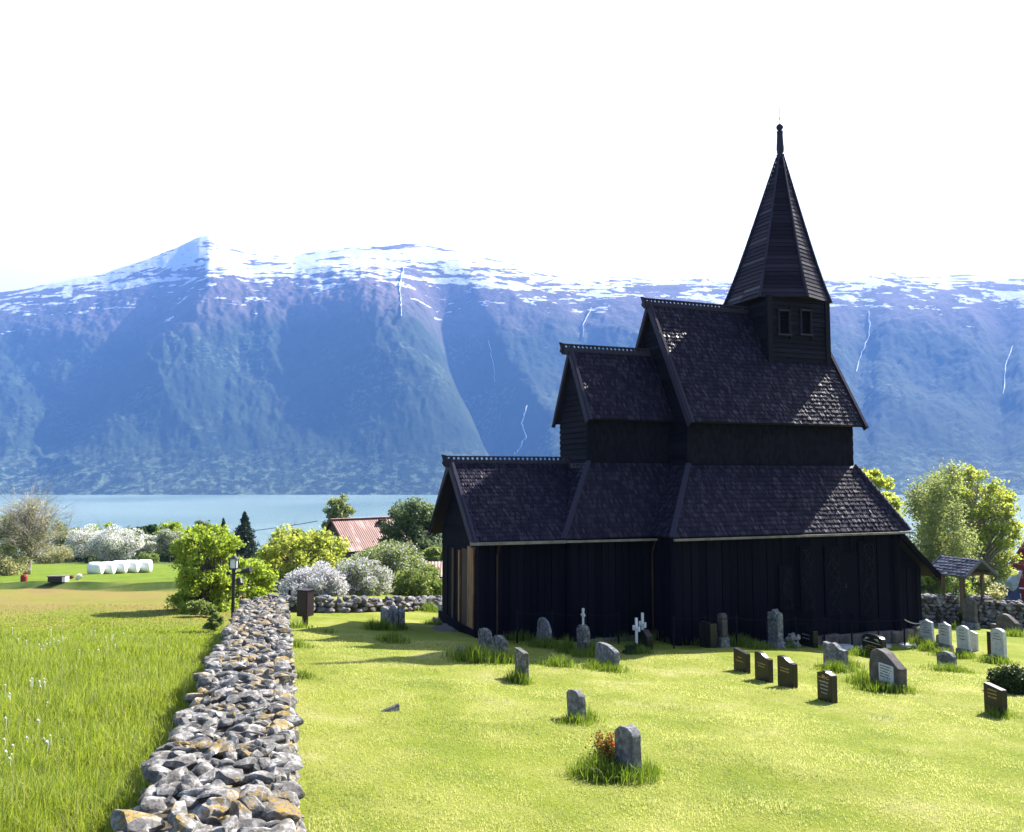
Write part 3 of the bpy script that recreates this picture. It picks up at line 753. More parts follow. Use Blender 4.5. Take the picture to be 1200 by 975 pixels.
stone_wall('stone_wall', [wp(325, 717, 16), wp(380, 717, 15), wp(440, 717, 14), wp(500, 714, 13), wp(545, 713, 13)], .7, .9, M['rockfar'], 'low dry stone wall under the white blossom bushes left of the church', st=.42, hc=.19, seed=4, topn=3)
stone_wall('stone_wall', [tuple(at(1066, 697, 40.5)), tuple(at(1118, 697, 41))], .8, 1.0, M['rockfar'], 'short stretch of dry stone wall between the church corner and the roofed gate', st=.40, hc=.19, seed=5, topn=3)
stone_wall('stone_wall', [tuple(at(1139, 698, 40.5)), tuple(at(1170, 702, 39.8)), tuple(at(1215, 706, 39)), tuple(at(1330, 712, 37.5)), tuple(at(1500, 720, 36))], .9, 1.1, M['rockfar'], 'dry stone wall to the right of the roofed gate, in front of the red boathouse', st=.40, hc=.19, seed=6, topn=3)

# ================================================================== GRASS BLADES
def blades(name, X, Y, h, wd, mat, lean=.5, seed=1, label=None, cat=None, kind='stuff'):
    rg = np.random.default_rng(seed); N = len(X); Z = G(X, Y)-.01
    a = rg.uniform(0, 2*np.pi, N); b = rg.uniform(0, 2*np.pi, N); ln = np.abs(rg.normal(0, lean, N))*h
    side = np.stack([np.cos(a), np.sin(a), 0*a], -1)*wd[:, None]*.5
    le = np.stack([np.cos(b), np.sin(b), 0*b], -1)*ln[:, None]
    P = np.stack([X, Y, Z], -1); up = np.array([0, 0, 1.])
    V = np.stack([P-side, P+side, P+le*.3+up*h[:, None]*.55-side*.75, P+le*.3+up*h[:, None]*.55+side*.75, P+le+up*(h-.3*ln)[:, None]], 1).reshape(-1, 3)
    i = np.arange(N)[:, None]*5
    Fc = np.concatenate([i+[0, 1, 3], i+[0, 3, 2], i+[2, 3, 4]], 0)
    o = mesh_np(name, V, Fc, mat); tag(o, label, cat, kind=kind); return o
M['g_lawn'] = leafmat('lawn_blades', (.13,.19,.028), (.46,.46,.18), .45, wi=.30, wn=2.2, ns=.5, off=-.55)
M['g_mead'] = leafmat('meadow_blades', (.11,.17,.018), (.33,.37,.07), .5)
M['g_tuft'] = leafmat('tuft_blades', (.04,.085,.010), (.20,.26,.04), .45)
M['g_seed'] = leafmat('seed_heads', (.30,.26,.14), (.40,.36,.22), .4)
rg = np.random.default_rng(21)
def fan(N, y0, y1, pw=1.0, xl=None, xr=None):
    Y = y0+(y1-y0)*rg.random(N)**pw; a = rg.uniform(-.68, .68, N); X = a*(Y+.6); return X, Y
# lawn
X, Y = fan(330000, 6.3, 24, 1.25); k = X > wall_x(Y)+.8; X, Y = X[k], Y[k]
den = fbm(X*.6, Y*.6, 4)
k = rg.random(len(X)) < .75+1.2*den; X, Y = X[k], Y[k]
blades('lawn_grass', X, Y, rg.uniform(.025, .06, len(X))*(1+.6*fbm(X*1.5, Y*1.5, 2)), (.004+.0005*Y), M['g_lawn'], .8, 1, 'short yellow green mown lawn grass of the churchyard', 'grass')
# meadow
X, Y = fan(520000, 5.5, 33, 1.15); k = X < wall_x(Y)-.72; X, Y = X[k], Y[k]
hm = (.27+.15*fbm(X*.9, Y*.9, 3))*(1-.85*sst(14, 27, Y+3*fbm(X*.4, Y*.4, 2)))+.015
k = rg.random(len(X)) < 1-.9*sst(20, 33, Y+5*fbm(X*.3, Y*.3, 3)); X, Y, hm = X[k], Y[k], hm[k]
blades('meadow_grass', X, Y, hm*rg.uniform(.6, 1.25, len(X)), .005+.0006*Y, M['g_mead'], .45, 2, 'tall lush green meadow grass left of the long stone wall', 'grass')
k = rg.random(len(X)) < .02
blades('seed_grass', X[k], Y[k], hm[k]*1.35, .002+.00045*Y[k], M['g_seed'], .3, 3, 'pale dry seed stalks standing above the green meadow', 'grass')
# dandelion clocks
ds = MB(); V0, Fi = ico(1); Vs = []; 
for k_ in range(46):
    px, py = random.choice([(random.uniform(0, 150), random.uniform(735, 790)), (random.uniform(0, 60), random.uniform(820, 930))])
    p = gp(px, py); hh = random.uniform(.22, .30); r_ = random.uniform(.012, .02)
    Vs.append(V0*r_+p+[0, 0, hh])
    ds.tube([p, p+[.02, 0, hh]], .003, 4)
A = np.array(Vs); M['clock'] = simple('dandelion_clocks', (.6,.6,.58), None, rough=1)
for a_ in A: ds.add(a_, [tuple(f) for f in Fi])
tag(ds.build('dandelion', M['clock']), 'white dandelion clocks scattered through the green meadow', 'flowers', kind='stuff')

# tufts around stones
TX, TY, THt = [], [], []
def tuft(px, py, r=.35, n=260, h=.3, ex=1.0):
    p = gp(px, py)
    a = rg.normal(0, r*.55, n)*ex; b = rg.normal(0, r*.4, n)
    TX.append(p[0]+a); TY.append(p[1]+b); THt.append(1.25*h*rg.uniform(.5, 1.15, n)*np.exp(-(a/ex)**2/(r*r*1.2)))

# ================================================================== GRAVESTONES
def profile(kind, w, h, rg):
    """outline in (x,z) counter-clockwise, x from -w/2"""
    a = w/2
    if kind == 'flat': return [(-a,0),(a,0),(a,h),(-a,h)]
    if kind == 'slant': return [(-a,0),(a,0),(a,h*.90),(-a,h)]
    if kind == 'peak': return [(-a,0),(a,0),(a,h*.87),(a*.25,h*.93),(0,h),(-a*.25,h*.93),(-a,h*.87)]
    if kind == 'house': return [(-a,0),(a,0),(a,h*.72),(0,h),(-a,h*.72)]
    if kind == 'arch': return [(-a,0),(a,0)]+[(a*math.cos(t_), h-a*.62+a*.62*math.sin(t_)) for t_ in np.linspace(0, math.pi, 13)]
    if kind == 'bow': return [(-a,0),(a,0)]+[(a*math.cos(t_), h*.80+h*.20*math.sin(t_)) for t_ in np.linspace(.0, math.pi, 13)]
    if kind == 'wave': return [(-a,0),(a,0),(a,h*.84),(a*.6,h*.85),(a*.25,h*.90),(-a*.1,h*.97),(-a*.45,h),(-a,h*.98)]
    if kind == 'notch': return [(-a,0),(a,0),(a,h*.80),(a*.5,h*.80),(a*.1,h*.97),(-a*.1,h),(-a*.5,h*.92),(-a,h*.94)]
    if kind == 'rough':
        t0 = [(-a*.92,0),(a,0)]; n = 9
        return t0+[(a*math.cos(t_)*(1+rg.uniform(-.05,.05)), h*.62+h*.38*math.sin(t_)**.6*(1+rg.uniform(-.06,.04))) for t_ in np.linspace(.0, math.pi, n)]
    if kind == 'boulder': return [(-a,0),(a*.95,0),(a,h*.62),(a*.55,h*.80),(a*.1,h*.95),(-a*.45,h),(-a*.9,h*.86),(-a*1.02,h*.5)]
    return [(-a,0),(a,0),(a,h),(-a,h)]
def clampc(p):
    d = p-O3; u, v = float(d@U3), float(d@V3); fr = -.1 if u < 3.1 else (-.35 if u < 6.1 else -1.7)
    if .35 < u < 17.2 and v > fr-.55:
        q = cw(u, fr-.55); return np.array([q[0], q[1], float(G(q[0], q[1]))])
    return p
def gstone(box, kind, mat, label, t_=.13, rot=0, lean=0, tiltf=0, plinth=None, text=None, wear=0.0, cat='gravestone', name='gravestone', face='e', bev=.012, group='gravestones in the churchyard', sink=.0, nolab=False, ydeep=None, wmul=1.0):
    x0, x1, yt, yb = box; rg_ = random.Random(int(x0*7+yb)); pc = (x0+x1)/2
    base = clampc(gp(pc, yb)); Yd = base[1]
    H = (at(pc, yt, Yd)[2]-base[2])
    yaw = TH+R(rot)                              # width axis = local Y (church depth axis), face normal = -X local
    n_ = np.array([-math.cos(yaw), -math.sin(yaw)]); s_ = np.array([-math.sin(yaw), math.cos(yaw)])
    a = base[0]/base[1]
    # visible pixel width: w*|s.x - a*s.y| + t*|n.x - a*n.y|  per F/Y
    fs, fn = abs(s_[0]-a*s_[1]), abs(n_[0]-a*n_[1])
    W = max(.22, ((x1-x0)*Yd/F-t_*fn)/max(fs, .25))*wmul
    base[1] += .1
    e = empty(name, tuple(base), yaw, label, cat, group)
    hp = 0
    if plinth:
        hp = plinth*H; mbp = MB(); j = .02
        pr = random.Random(5); e0 = [(-t_*.9, -W*.62), (t_*.9, -W*.62), (t_*.9, W*.62), (-t_*.9, W*.62)]
        mbp.add([(p[0]+pr.uniform(-j,j), p[1]+pr.uniform(-j,j), -.15) for p in e0]+[(p[0]*.85, p[1]*.9, hp) for p in e0], [(0,3,2,1),(4,5,6,7),(0,1,5,4),(1,2,6,5),(2,3,7,6),(3,0,4,7)])
        mbp.build('plinth', M['gs_grey'] if mat != 'gs_black' else M['gs_dark'], e, bevel=.02)
    pf = profile(kind, W, H-hp, rg_)
    mb = MB()
    # local: x thickness, y width (negative sign keeps left side of the photo at +s), z height
    n = len(pf); nl = 3 if wear else 2; vs = []
    for k in range(nl):
        x = -t_/2+t_*k/(nl-1)
        for (y, z) in pf:
            jj = wear
            vs.append((x+rg_.uniform(-jj, jj)*.5, -y*1.0+rg_.uniform(-jj, jj), hp+(z if z > 0 else -.15*(hp == 0))+(rg_.uniform(-jj, jj) if z > 0 else 0)))
    fsx = [tuple(range(n))[::-1], tuple((nl-1)*n+i for i in range(n))]+[(k*n+i, k*n+(i+1) % n, (k+1)*n+(i+1) % n, (k+1)*n+i) for k in range(nl-1) for i in range(n)]
    mb.add(vs, fsx)
    st = mb.build('slab', M[mat], e, bevel=bev)
    if text:
        tm = MB(); nr, mt, z0f, z1f = text; 
        for r_ in range(nr):
            zz = hp+(H-hp)*(z1f-(z1f-z0f)*r_/max(1, nr-1)); lw = W*.62*rg_.uniform(.45, 1); y = -lw/2
            while y < lw/2:
                ll = rg_.uniform(.012, .03); tm.box(-t_/2-.006, -t_/2-.001, y, y+ll, zz, zz+.022*rg_.uniform(.8, 1.5)); y += ll+.012
        tm.build('lettering', M[mt], e)
    e.rotation_euler = (R(lean), R(tiltf), yaw)
    e['_'] = 0; del e['_']
    return e, W, H, t_, hp
D, K, GR, MS, WH, BR = 'gs_dark', 'gs_black', 'gs_grey', 'gs_mossy', 'gs_white', 'gs_brown'
gstone((861,881,762,789), 'slant', D, 'leftmost of the three plain dark slabs standing in a row, with slanted top', .14, text=(2,'gold',.45,.62))
gstone((886,908,766,799), 'wave', D, 'middle of the three plain dark slabs standing in a row, with a curved shoulder', .14, text=(2,'gold',.5,.6))
gstone((913,937,771,807), 'wave', D, 'rightmost and tallest of the three plain dark slabs in a row', .15, text=(2,'gold',.5,.6))
e, W, H, t_, hp = gstone((960,984,786,823), 'peak', D, 'dark peaked stone with gilt flower and pale letters standing on the open lawn', .17, text=(4,'silver',.25,.6))
fl = MB()
for k in range(7):
    a = k*2*math.pi/7; c_ = (-t_/2-.004, .0+.045*math.cos(a), H*.80+.03*math.sin(a)); fl.tube([(c_[0], 0, H*.80), c_], [.006, .018], 6)
fl.bar((-t_/2-.003, -.16, H*.74), (-t_/2-.003, .16, H*.74), .008, .012); fl.bar((-t_/2-.003, -.14, H*.82), (-t_/2-.003, -.05, H*.78), .008, .012); fl.build('gilt_flower', M['gold'], e)
gstone((966,996,754,784), 'notch', GR, 'pale grey notched stone half sunk in grass behind the dark peaked stone', .16, wear=.012)
e, W, H, t_, hp = gstone((1021,1066,763,808), 'boulder', BR, 'broad rough brown stone carrying a white lettered plaque', .26, wear=.018, bev=.02, rot=-8)
pl = MB().box(-t_/2-.03, -t_/2+.06, -W*.36, W*.12, H*.10, H*.66).build('plaque', M['plaque'], e, bevel=.006)
tm = MB()
for r_ in range(7):
    if r_ in (5,): continue
    zz = H*(.59-.07*r_); y = W*.06; end = -W*random.uniform(.22, .32)
    while y > end: tm.box(-t_/2-.034, -t_/2-.031, y-.03, y, zz, zz+.028); y -= random.choice([.042, .042, .07])
tm.build('lettering', M['ink'], pl)
e, W, H, t_, hp = gstone((1012,1041,744,771), 'bow', K, 'black polished stone with a pale carved landscape and curved top, behind the plaque stone', .18, bev=.02, text=(2,'gold',.35,.45))
cv = MB()
for s_ in (-1, 1): cv.prism([(-t_/2-.003, s_*W*.10, H*.82), (-t_/2-.003, s_*W*.36, H*.70), (-t_/2-.003, s_*W*.28, H*.84)], (.002, 0, 0))
cv.bar((-t_/2-.003, -W*.42, H*.62), (-t_/2-.003, W*.42, H*.66), .006, .02); cv.build('carved_relief', M['silver'], e)
gstone((1100,1124,764,785), 'arch', GR, 'low pale arched stone in a dark grass tuft, in front of the white row', .16, wear=.006, text=(4,'ink',.3,.65))
gstone((1071,1083,721,747), 'bow', WH, 'first white stone of the right hand row, beside the church corner', .10, lean=-2, text=(3,'ink',.5,.75))
gstone((1081,1098,726,759), 'peak', WH, 'second white stone of the right hand row, leaning a little on a grey base', .11, plinth=.24, lean=-3, text=(5,'ink',.35,.8))
gstone((1102,1118,729,763), 'peak', WH, 'third white stone of the right hand row, straight with a low pointed top', .12, plinth=.22, text=(4,'ink',.4,.8))
gstone((1124,1141,734,770), 'bow', WH, 'fourth white stone of the right hand row, round-topped on a broad grey base', .12, plinth=.25, lean=-2, text=(4,'ink',.4,.8))
gstone((1139,1149,740,763), 'slant', WH, 'small white stone tucked close behind the fourth of the white row', .10)
gstone((1164,1183,737,776), 'arch', WH, 'tall white round-topped stone nearest the dark bush on the right', .15, plinth=.14, text=(3,'ink',.6,.8))
gstone((1161,1167,741,768), 'flat', D, 'narrow dark slab standing directly behind the round-topped white stone', .12)
gstone((1099,1106,744,753), 'rough', GR, 'tiny grey stone between the second and third white stones', .12, wear=.01)
gstone((1157,1185,804,841), 'slant', D, 'dark slab with slanting top at the right edge in front of the round bush', .15, rot=-6, text=(3,'gold',.55,.8))
e, W, H, t_, hp = gstone((1169,1198,720,744), 'boulder', BR, 'broad brown round-backed stone with a shoulder, near the right wall', .3, wear=.015, bev=.03)
MB().box(-.13, .13, W*.5-.02, W*.5+.30, -.1, H*.42).build('shoulder', M['gs_brown'], e, bevel=.02)
gstone((1130,1148,701,737), 'arch', BR, 'tall brown stele on a dark base in front of the roofed gate', .2, plinth=.2, wear=.008)
gstone((881,899,714,756), 'peak', GR, 'tall pale grey pillar on a rough base against the black church wall', .22, plinth=.16, wear=.008)
gstone((936,958,736,759), 'slant', K, 'black polished stone with slanting top beside a pale flowering plant, by the rope fence', .2, text=(2,'silver',.4,.6))
gstone((810,822,719,754), 'arch', BR, 'slim dark grey pillar on a small base in the church shade', .2, plinth=.3)
gstone((779,800,730,752), 'flat', D, 'low dark boxy stone in deep shade near the rope fence', .25)
gstone((748,766,738,764), 'house', K, 'small black house-shaped stone with a leafy mound at its left', .22)
gstone((698,726,756,784), 'bow', GR, 'flat grey lichened stone to the right of the cross-topped stone', .14, wear=.010, rot=-4)
gstone((665,688,810,852), 'rough', GR, 'weathered grey stone alone on the middle lawn, second nearest to the camera', .14, wear=.014, rot=6, lean=-3)
gstone((722,755,853,914), 'rough', GR, 'nearest gravestone of all, weathered grey with red flowers growing at its face', .17, wear=.016, rot=12, lean=-2)
gstone((603,620,763,802), 'flat', MS, 'narrow mottled stone in tall grass in front of the two low church-corner stones', .13, wear=.012, rot=-4)
gstone((578,595,746,777), 'bow', MS, 'round-topped mottled stone, right one of the pair in the grassy mound', .13, wear=.012)
gstone((560,577,737,763), 'rough', MS, 'short ragged stone, left one of the pair in the grassy mound', .14, wear=.016)
gstone((628,645,724,757), 'arch', 'gs_grey', 'curved slab leaning over to the left in the shade of the low choir', .09, lean=14, wear=.006)
gstone((445,456,714,735), 'flat', GR, 'left stone of the cluster of three in front of the far low wall', .12, wear=.008, rot=4)
gstone((455,466,711,735), 'bow', GR, 'middle and tallest stone of the cluster of three in front of the far low wall', .12, wear=.008)
gstone((463,476,714,736), 'slant', MS, 'right stone of the cluster of three in front of the far low wall', .2, wear=.008, rot=-8)
gstone((513,521,709,731), 'flat', GR, 'narrow grey stone half hidden by the left corner of the church', .12, wear=.006)
gstone((532,549,760,771), 'rough', GR, 'small fallen pale stone lying in long grass at the left of the grassy mound', .2, wear=.02, rot=-40, cat='stone')
# flat stump in lawn
e = empty('flat_stone', tuple(gp(455, 838)), R(30), 'small flat slanted stone poking out of the open lawn on the left', 'stone')
mb = MB(); mb.add([(-.2,-.06,-.1),(.2,-.06,-.1),(.2,.06,-.1),(-.2,.06,-.1),(-.19,-.05,.01),(.19,-.03,.11),(.2,.05,.10),(-.18,.05,.0)], [(0,3,2,1),(4,5,6,7),(0,1,5,4),(1,2,6,5),(2,3,7,6),(3,0,4,7)]); mb.build('slab', M['gs_mossy'], e, bevel=.015)
# cross-topped stone
e, W, H, t_, hp = gstone((676,692,733,766), 'rough', MS, 'rough mossy stone crowned by a small ringed stone cross', .2, wear=.02)
Yc = gp(684, 766)[1]; hh = 18*Yc/F
cr = MB(); cr.tube([(0,0,H-.06),(0,0,H+hh*.45),(0,0,H+hh)], [.035,.03,.04], 8); cr.tube([(0,-.10,H+hh*.62),(0,.10,H+hh*.62)], .035, 8)
cr.tube([(0,.075*math.cos(a),H+hh*.62+.075*math.sin(a)) for a in np.linspace(0, 2*math.pi, 17)], .018, 6); cr.tube([(0,0,H+hh*.95),(0,0,H+hh*1.06)], [.05,.03], 8); cr.build('stone_cross', M['gs_white'], e)
def wcross(px, yt, yb, label):
    b = clampc(gp(px, yb)); H = at(px, yt, b[1])[2]-b[2]
    e = empty('white_cross', tuple(b), TH+R(8), label, 'cross', 'white crosses by the church wall'); mb = MB()
    mb.box(-.035,.035,-.036,.036,-.1,H); mb.box(-.033,.033,-.13,-.0361,H*.57,H*.67); mb.box(-.033,.033,.0361,.13,H*.57,H*.67)
    for y in (-.14, .14): mb.box(-.038,.038,y-.02,y+.02,H*.53,H*.71)
    mb.build('cross', M['whitepaint'], e, bevel=.008)
wcross(734, 718, 751, 'left and farther of the two small white crosses by the church wall'); wcross(746, 724, 758, 'right and nearer of the two small white crosses by the church wall')

for a in [(560,780,.55,420,.42),(545,775,.5,300,.30),(585,780,.5,420,.30),(607,804,.28,200,.30),(612,804,.2,160,.22),(700,785,.55,260,.2),(665,765,.3,260,.42),(700,768,.35,300,.42),(684,770,.5,300,.25),
          (655,783,.45,260,.28),(712,788,.5,320,.22),(676,856,.28,260,.16),(690,852,.2,120,.2),(700,912,.38,500,.26),(740,918,.35,380,.20),(715,918,.3,300,.18),(760,910,.2,120,.16),
          (840,758,.7,600,.38),(865,758,.7,500,.36),(888,762,.5,260,.26),(980,788,.5,420,.26),(995,784,.4,200,.24),(1030,810,.6,520,.22),(1055,812,.4,200,.18),(1010,800,.4,240,.3),(1112,790,.55,520,.2),
          (1010,770,.5,260,.25),(1090,762,.5,260,.35),(1066,752,.5,300,.42),(1075,758,.4,200,.36),(1130,772,.5,240,.22),(1106,768,.4,200,.24),(1165,778,.5,260,.24),(1172,842,.3,200,.16),(1190,746,.6,300,.35),
          (640,760,.6,400,.30),(610,752,.7,500,.30),(590,750,.6,300,.28),(750,768,.4,260,.22),(725,752,.6,300,.3),(770,752,.7,420,.32),(800,756,.7,360,.26),(450,737,.5,340,.32),(436,737,.3,160,.3),(460,754,.45,320,.26),(470,737,.3,160,.2),
          (500,716,.8,360,.35),(515,732,.5,200,.22),(925,760,.4,140,.22),(955,748,.9,300,.28),(1000,752,.9,360,.30),(1035,752,.8,300,.35),(385,742,.3,60,.14),(345,735,.5,200,.22),(348,760,.4,240,.18),(352,800,.3,220,.14),(1125,735,.6,200,.22),(1150,735,.5,160,.2)]:
    tuft(*a)
X = np.concatenate(TX); Y = np.concatenate(TY); hh = np.concatenate(THt)
blades('grass_tufts', X, Y, hh+.04, .006+.0005*Y, M['g_tuft'], .45, 9, 'long uncut grass tufts around the feet of the gravestones', 'grass')

# ================================================================== LEAVES AND TREES
def leaf_cloud(P, s, rg, flat=0.0, aspect=1.6):
    N = len(P); d = rg.normal(size=(N, 3)); d /= np.linalg.norm(d, axis=1)[:, None]
    r = rg.normal(size=(N, 3)); r[:, 2] *= (1-flat); r -= (r*d).sum(1)[:, None]*d; r /= np.linalg.norm(r, axis=1)[:, None]
    s = (s*rg.uniform(.6, 1.3, N))[:, None]
    V = np.stack([P-r*s*aspect*.5, P+d*s*.5, P+r*s*aspect*.5, P-d*s*.5], 1).reshape(-1, 3)
    return V, np.arange(N*4).reshape(-1, 4)
M['l_maple'] = leafmat('fresh_maple_leaves', (.20,.25,.045), (.46,.48,.12), .55)
M['l_lime'] = leafmat('lime_green_leaves', (.16,.24,.03), (.36,.42,.08), .55)
M['l_birch'] = leafmat('birch_leaves', (.135,.17,.055), (.29,.32,.125), .5)
M['l_round'] = leafmat('grey_green_leaves', (.07,.105,.045), (.17,.21,.10), .42)
M['l_dark'] = leafmat('dark_leaves', (.022,.05,.014), (.06,.095,.025), .3)
M['l_conifer'] = leafmat('spruce_needles', (.012,.03,.018), (.03,.055,.028), .15)
M['l_pale'] = leafmat('pale_bud_leaves', (.26,.26,.12), (.44,.42,.22), .45)
M['l_shrub'] = leafmat('shrub_leaves', (.11,.16,.04), (.25,.29,.09), .45)
M['l_bloss'] = leafmat('white_blossom', (.55,.54,.53), (.8,.79,.77), .35, rough=.9)
M['l_blossgrey'] = leafmat('grey_blossom', (.36,.36,.37), (.62,.61,.61), .35, rough=.9)
M['l_yew'] = leafmat('yew_needles', (.015,.03,.01), (.06,.085,.02), .25)
def tree(px, yt, yb, hw, Yd, leaf, label, kind='round', name='tree', cat='tree', n=7000, s=.12, clumps=26, bark='bark', group='trees between the churchyard and the fjord',
         cb=.25, seed=0, trunk=.14, blossom=None, bl_n=0, droop=0.0, rc=.26, hollow=.45, multi=1, twigs=0, bls=.10, gap=1.0):
    rg = np.random.default_rng(seed+int(px)*3+int(yt)); r = ray(px, yt); X0 = r[0]/r[1]*Yd; g = float(G(X0, Yd, False))
    H = r[2]/r[1]*Yd-g; W = hw*Yd/F; c0 = H*cb
    e = empty(name, (X0, Yd, g-.1), rg.uniform(0, 6), label, cat, group)
    K = clumps; C = []
    while len(C) < K:
        q = rg.normal(size=3); q /= np.linalg.norm(q); q *= rg.uniform(hollow, 1)**.6
        if kind == 'cone': 
            z = rg.random(); q = np.array([q[0]*(1-z), q[1]*(1-z), z*2-1])
        if kind == 'dome' and q[2] < 0: q[2] *= .9; 
        zz = c0+(H-c0)*(.5+.5*q[2]*.86); k_ = 1.0
        if kind == 'dome': k_ = 1.08 if q[2] < 0 else 1.0; 
        if cb <= .08 and kind == 'round':
            zf = rg.uniform(.03, .93); zz = c0+(H-c0)*zf; k_ = math.sqrt(max(.12, 1-((zf-.42)/.62)**2)); nq = math.hypot(q[0], q[1])+1e-6; rr_ = rg.uniform(hollow, 1)**.6; q = np.array([q[0]/nq*rr_, q[1]/nq*rr_, 0])
        C.append([q[0]*W*.82*k_, q[1]*W*.82*k_, zz])
    C = np.array(C); C[:, :2] += rg.normal(0, .07*W, (K, 2)); C[:, 2] += rg.normal(0, .05*W, K); R_ = rc*W*rg.uniform(.7, 1.35, K)
    tb = MB(); tops = []
    for m in range(multi):
        ox, oy = (rg.normal(0, W*.12, 2) if multi > 1 else (0, 0)); th = H*(.62 if kind != 'spruce' else .95)
        pts = [(ox*(1+f*.5)+.04*H*math.sin(f*3+seed)*f, oy*(1+f*.5), f*th) for f in np.linspace(0, 1, 6)]
        tb.tube(pts, [trunk*(1-.72*f) for f in np.linspace(0, 1, 6)], 8); tops.append(pts)
    br = []
    for i, c in enumerate(C):
        pts = tops[i % len(tops)]; h0 = max(c0*.55, min(c[2]*rg.uniform(.45, .75), pts[-1][2])); f = h0/pts[-1][2]
        j = int(f*5); j = min(j, 4); a = lerp(pts[j], pts[j+1], f*5-j)
        mid = lerp(a, c, .5)+[0, 0, -.05*H*droop+.03*H]; mid[:2] *= 1.05
        t0 = trunk*.34*(1-.4*f); tb.tube([a, mid, c], [t0, t0*.6, t0*.18], 5, False); br.append((mid, c))
        for _ in range(twigs):
            q = lerp(mid, c, rg.uniform(.1, 1)); dd = rg.normal(size=3)*R_[i]*1.5; dd[2] = abs(dd[2])*.9
            e2 = q+dd; tb.tube([q, q+dd*.5+rg.normal(size=3)*R_[i]*.15, e2], [t0*.2, t0*.13, t0*.05], 3, False)
            for _k in range(3):
                d3 = dd*.5+rg.normal(size=3)*R_[i]*.45; tb.tube([e2-dd*.4, e2-dd*.4+d3], [t0*.09, t0*.03], 3, False)
    tb.build('trunk', M[bark], e, smooth=True)
    cnt = rg.multinomial(n, R_**2/np.sum(R_**2)); Ps = []
    for c, R1, k in zip(C, R_, cnt):
        q = rg.normal(size=(k, 3)); q /= np.linalg.norm(q, axis=1)[:, None]; q *= (R1*(rg.random(k)**(1/1.7)+np.abs(rg.normal(0, .16, k)))*gap)[:, None]
        q *= [1, 1, .8]
        # ragged sprays
        q *= (1+.35*np.sin(q[:, :1]*9/W+c[0]*5)*np.cos(q[:, 2:]*8/W+c[1]))
        if droop: q[:, 2] = q[:, 2]*(1+droop)-droop*R1*.5
        Ps.append(q+c)
    Ps = np.concatenate(Ps); Ps = Ps[Ps[:, 2] > .15]
    V, Fc = leaf_cloud(Ps, s, rg); mesh_np('crown', V, Fc, M[leaf], e)
    if blossom:
        cnt = rg.multinomial(bl_n, R_**2/np.sum(R_**2)); Ps = []
        for c, R1, k in zip(C, R_, cnt):
            q = rg.normal(size=(k, 3)); q /= np.linalg.norm(q, axis=1)[:, None]; q *= (R1*1.08*rg.random(k)**(1/4))[:, None]; Ps.append(q*[1,1,.85]+c)
        Ps = np.concatenate(Ps); Ps = Ps[Ps[:, 2] > .2]; V, Fc = leaf_cloud(Ps, bls, rg, aspect=1.1); mesh_np('blossom', V, Fc, M[blossom], e)
    return e
def spruce(px, yt, yb, hw, Yd, label):
    rg = np.random.default_rng(int(px)); r = ray(px, yt); X0 = r[0]/r[1]*Yd; g = float(G(X0, Yd, False)); H = r[2]/r[1]*Yd-g; W = hw*Yd/F
    e = empty('spruce_tree', (X0, Yd, g-.1), 0, label, 'tree', 'trees between the churchyard and the fjord')
    tb = MB(); tb.tube([(0,0,0),(0,0,H*.98)], [.2,.02], 7); Ps = []
    for k in range(230):
        f = k/230; z = H*(.06+.93*f); L = W*(1-f)**.85*rg.uniform(.65, 1.15)+.05; a = k*2.4+rg.normal(0, .3); d = np.array([math.cos(a), math.sin(a)])
        tip = np.array([d[0]*L, d[1]*L, z-L*.35]); tb.tube([(0,0,z), tuple(tip)], [.02,.006], 3, False)
        m = int(14+70*(1-f)); u = rg.random(m)**.7; q = np.array([0,0,z])*(1-u)[:, None]+tip*u[:, None]; q += rg.normal(size=(m, 3))*[.10,.10,.10]*(L*.9); q[:, 2] -= .1*L; Ps.append(q)
    tb.build('trunk', M['bark'], e); V, Fc = leaf_cloud(np.concatenate(Ps), .13, rg, aspect=2.2); mesh_np('crown', V, Fc, M['l_conifer'], e)
# --- right side
tree(1016, 532, 700, 42, 57, 'l_maple', 'bright green maple rising just behind the right end of the church', n=15000, s=.20, clumps=90, rc=.2, seed=1, trunk=.3, cb=.2)
tree(1093, 533, 705, 48, 50, 'l_birch', 'tall dense grey green birch between the church and the roofed gate', n=30000, s=.10, clumps=60, rc=.25, seed=2, trunk=.2, cb=.04, droop=.9, bark='palebark', multi=3, twigs=2, hollow=.2)
tree(1131, 538, 705, 56, 62, 'l_maple', 'wide yellow green maple with open lower limbs against the fjord at the right', n=25000, s=.15, clumps=250, rc=.135, seed=3, trunk=.42, cb=.18, twigs=3, hollow=.78, bark='palebark')
tree(1075, 640, 720, 34, 47, 'l_shrub', 'light green shrub behind the wall beside the church corner', n=9000, s=.10, clumps=22, cb=.02, seed=4, multi=3, trunk=.07, name='shrub', cat='shrub')
tree(1112, 650, 720, 30, 48, 'l_lime', 'yellow green shrub right behind the roofed gate', n=8000, s=.10, clumps=20, cb=.02, seed=5, multi=3, trunk=.07, name='shrub', cat='shrub')
tree(1152, 668, 722, 24, 50, 'l_pale', 'pale thin shrub behind the wall right of the roofed gate', n=3500, s=.10, clumps=18, cb=.02, seed=6, multi=3, trunk=.06, twigs=3, name='shrub', cat='shrub', bark='palebark')
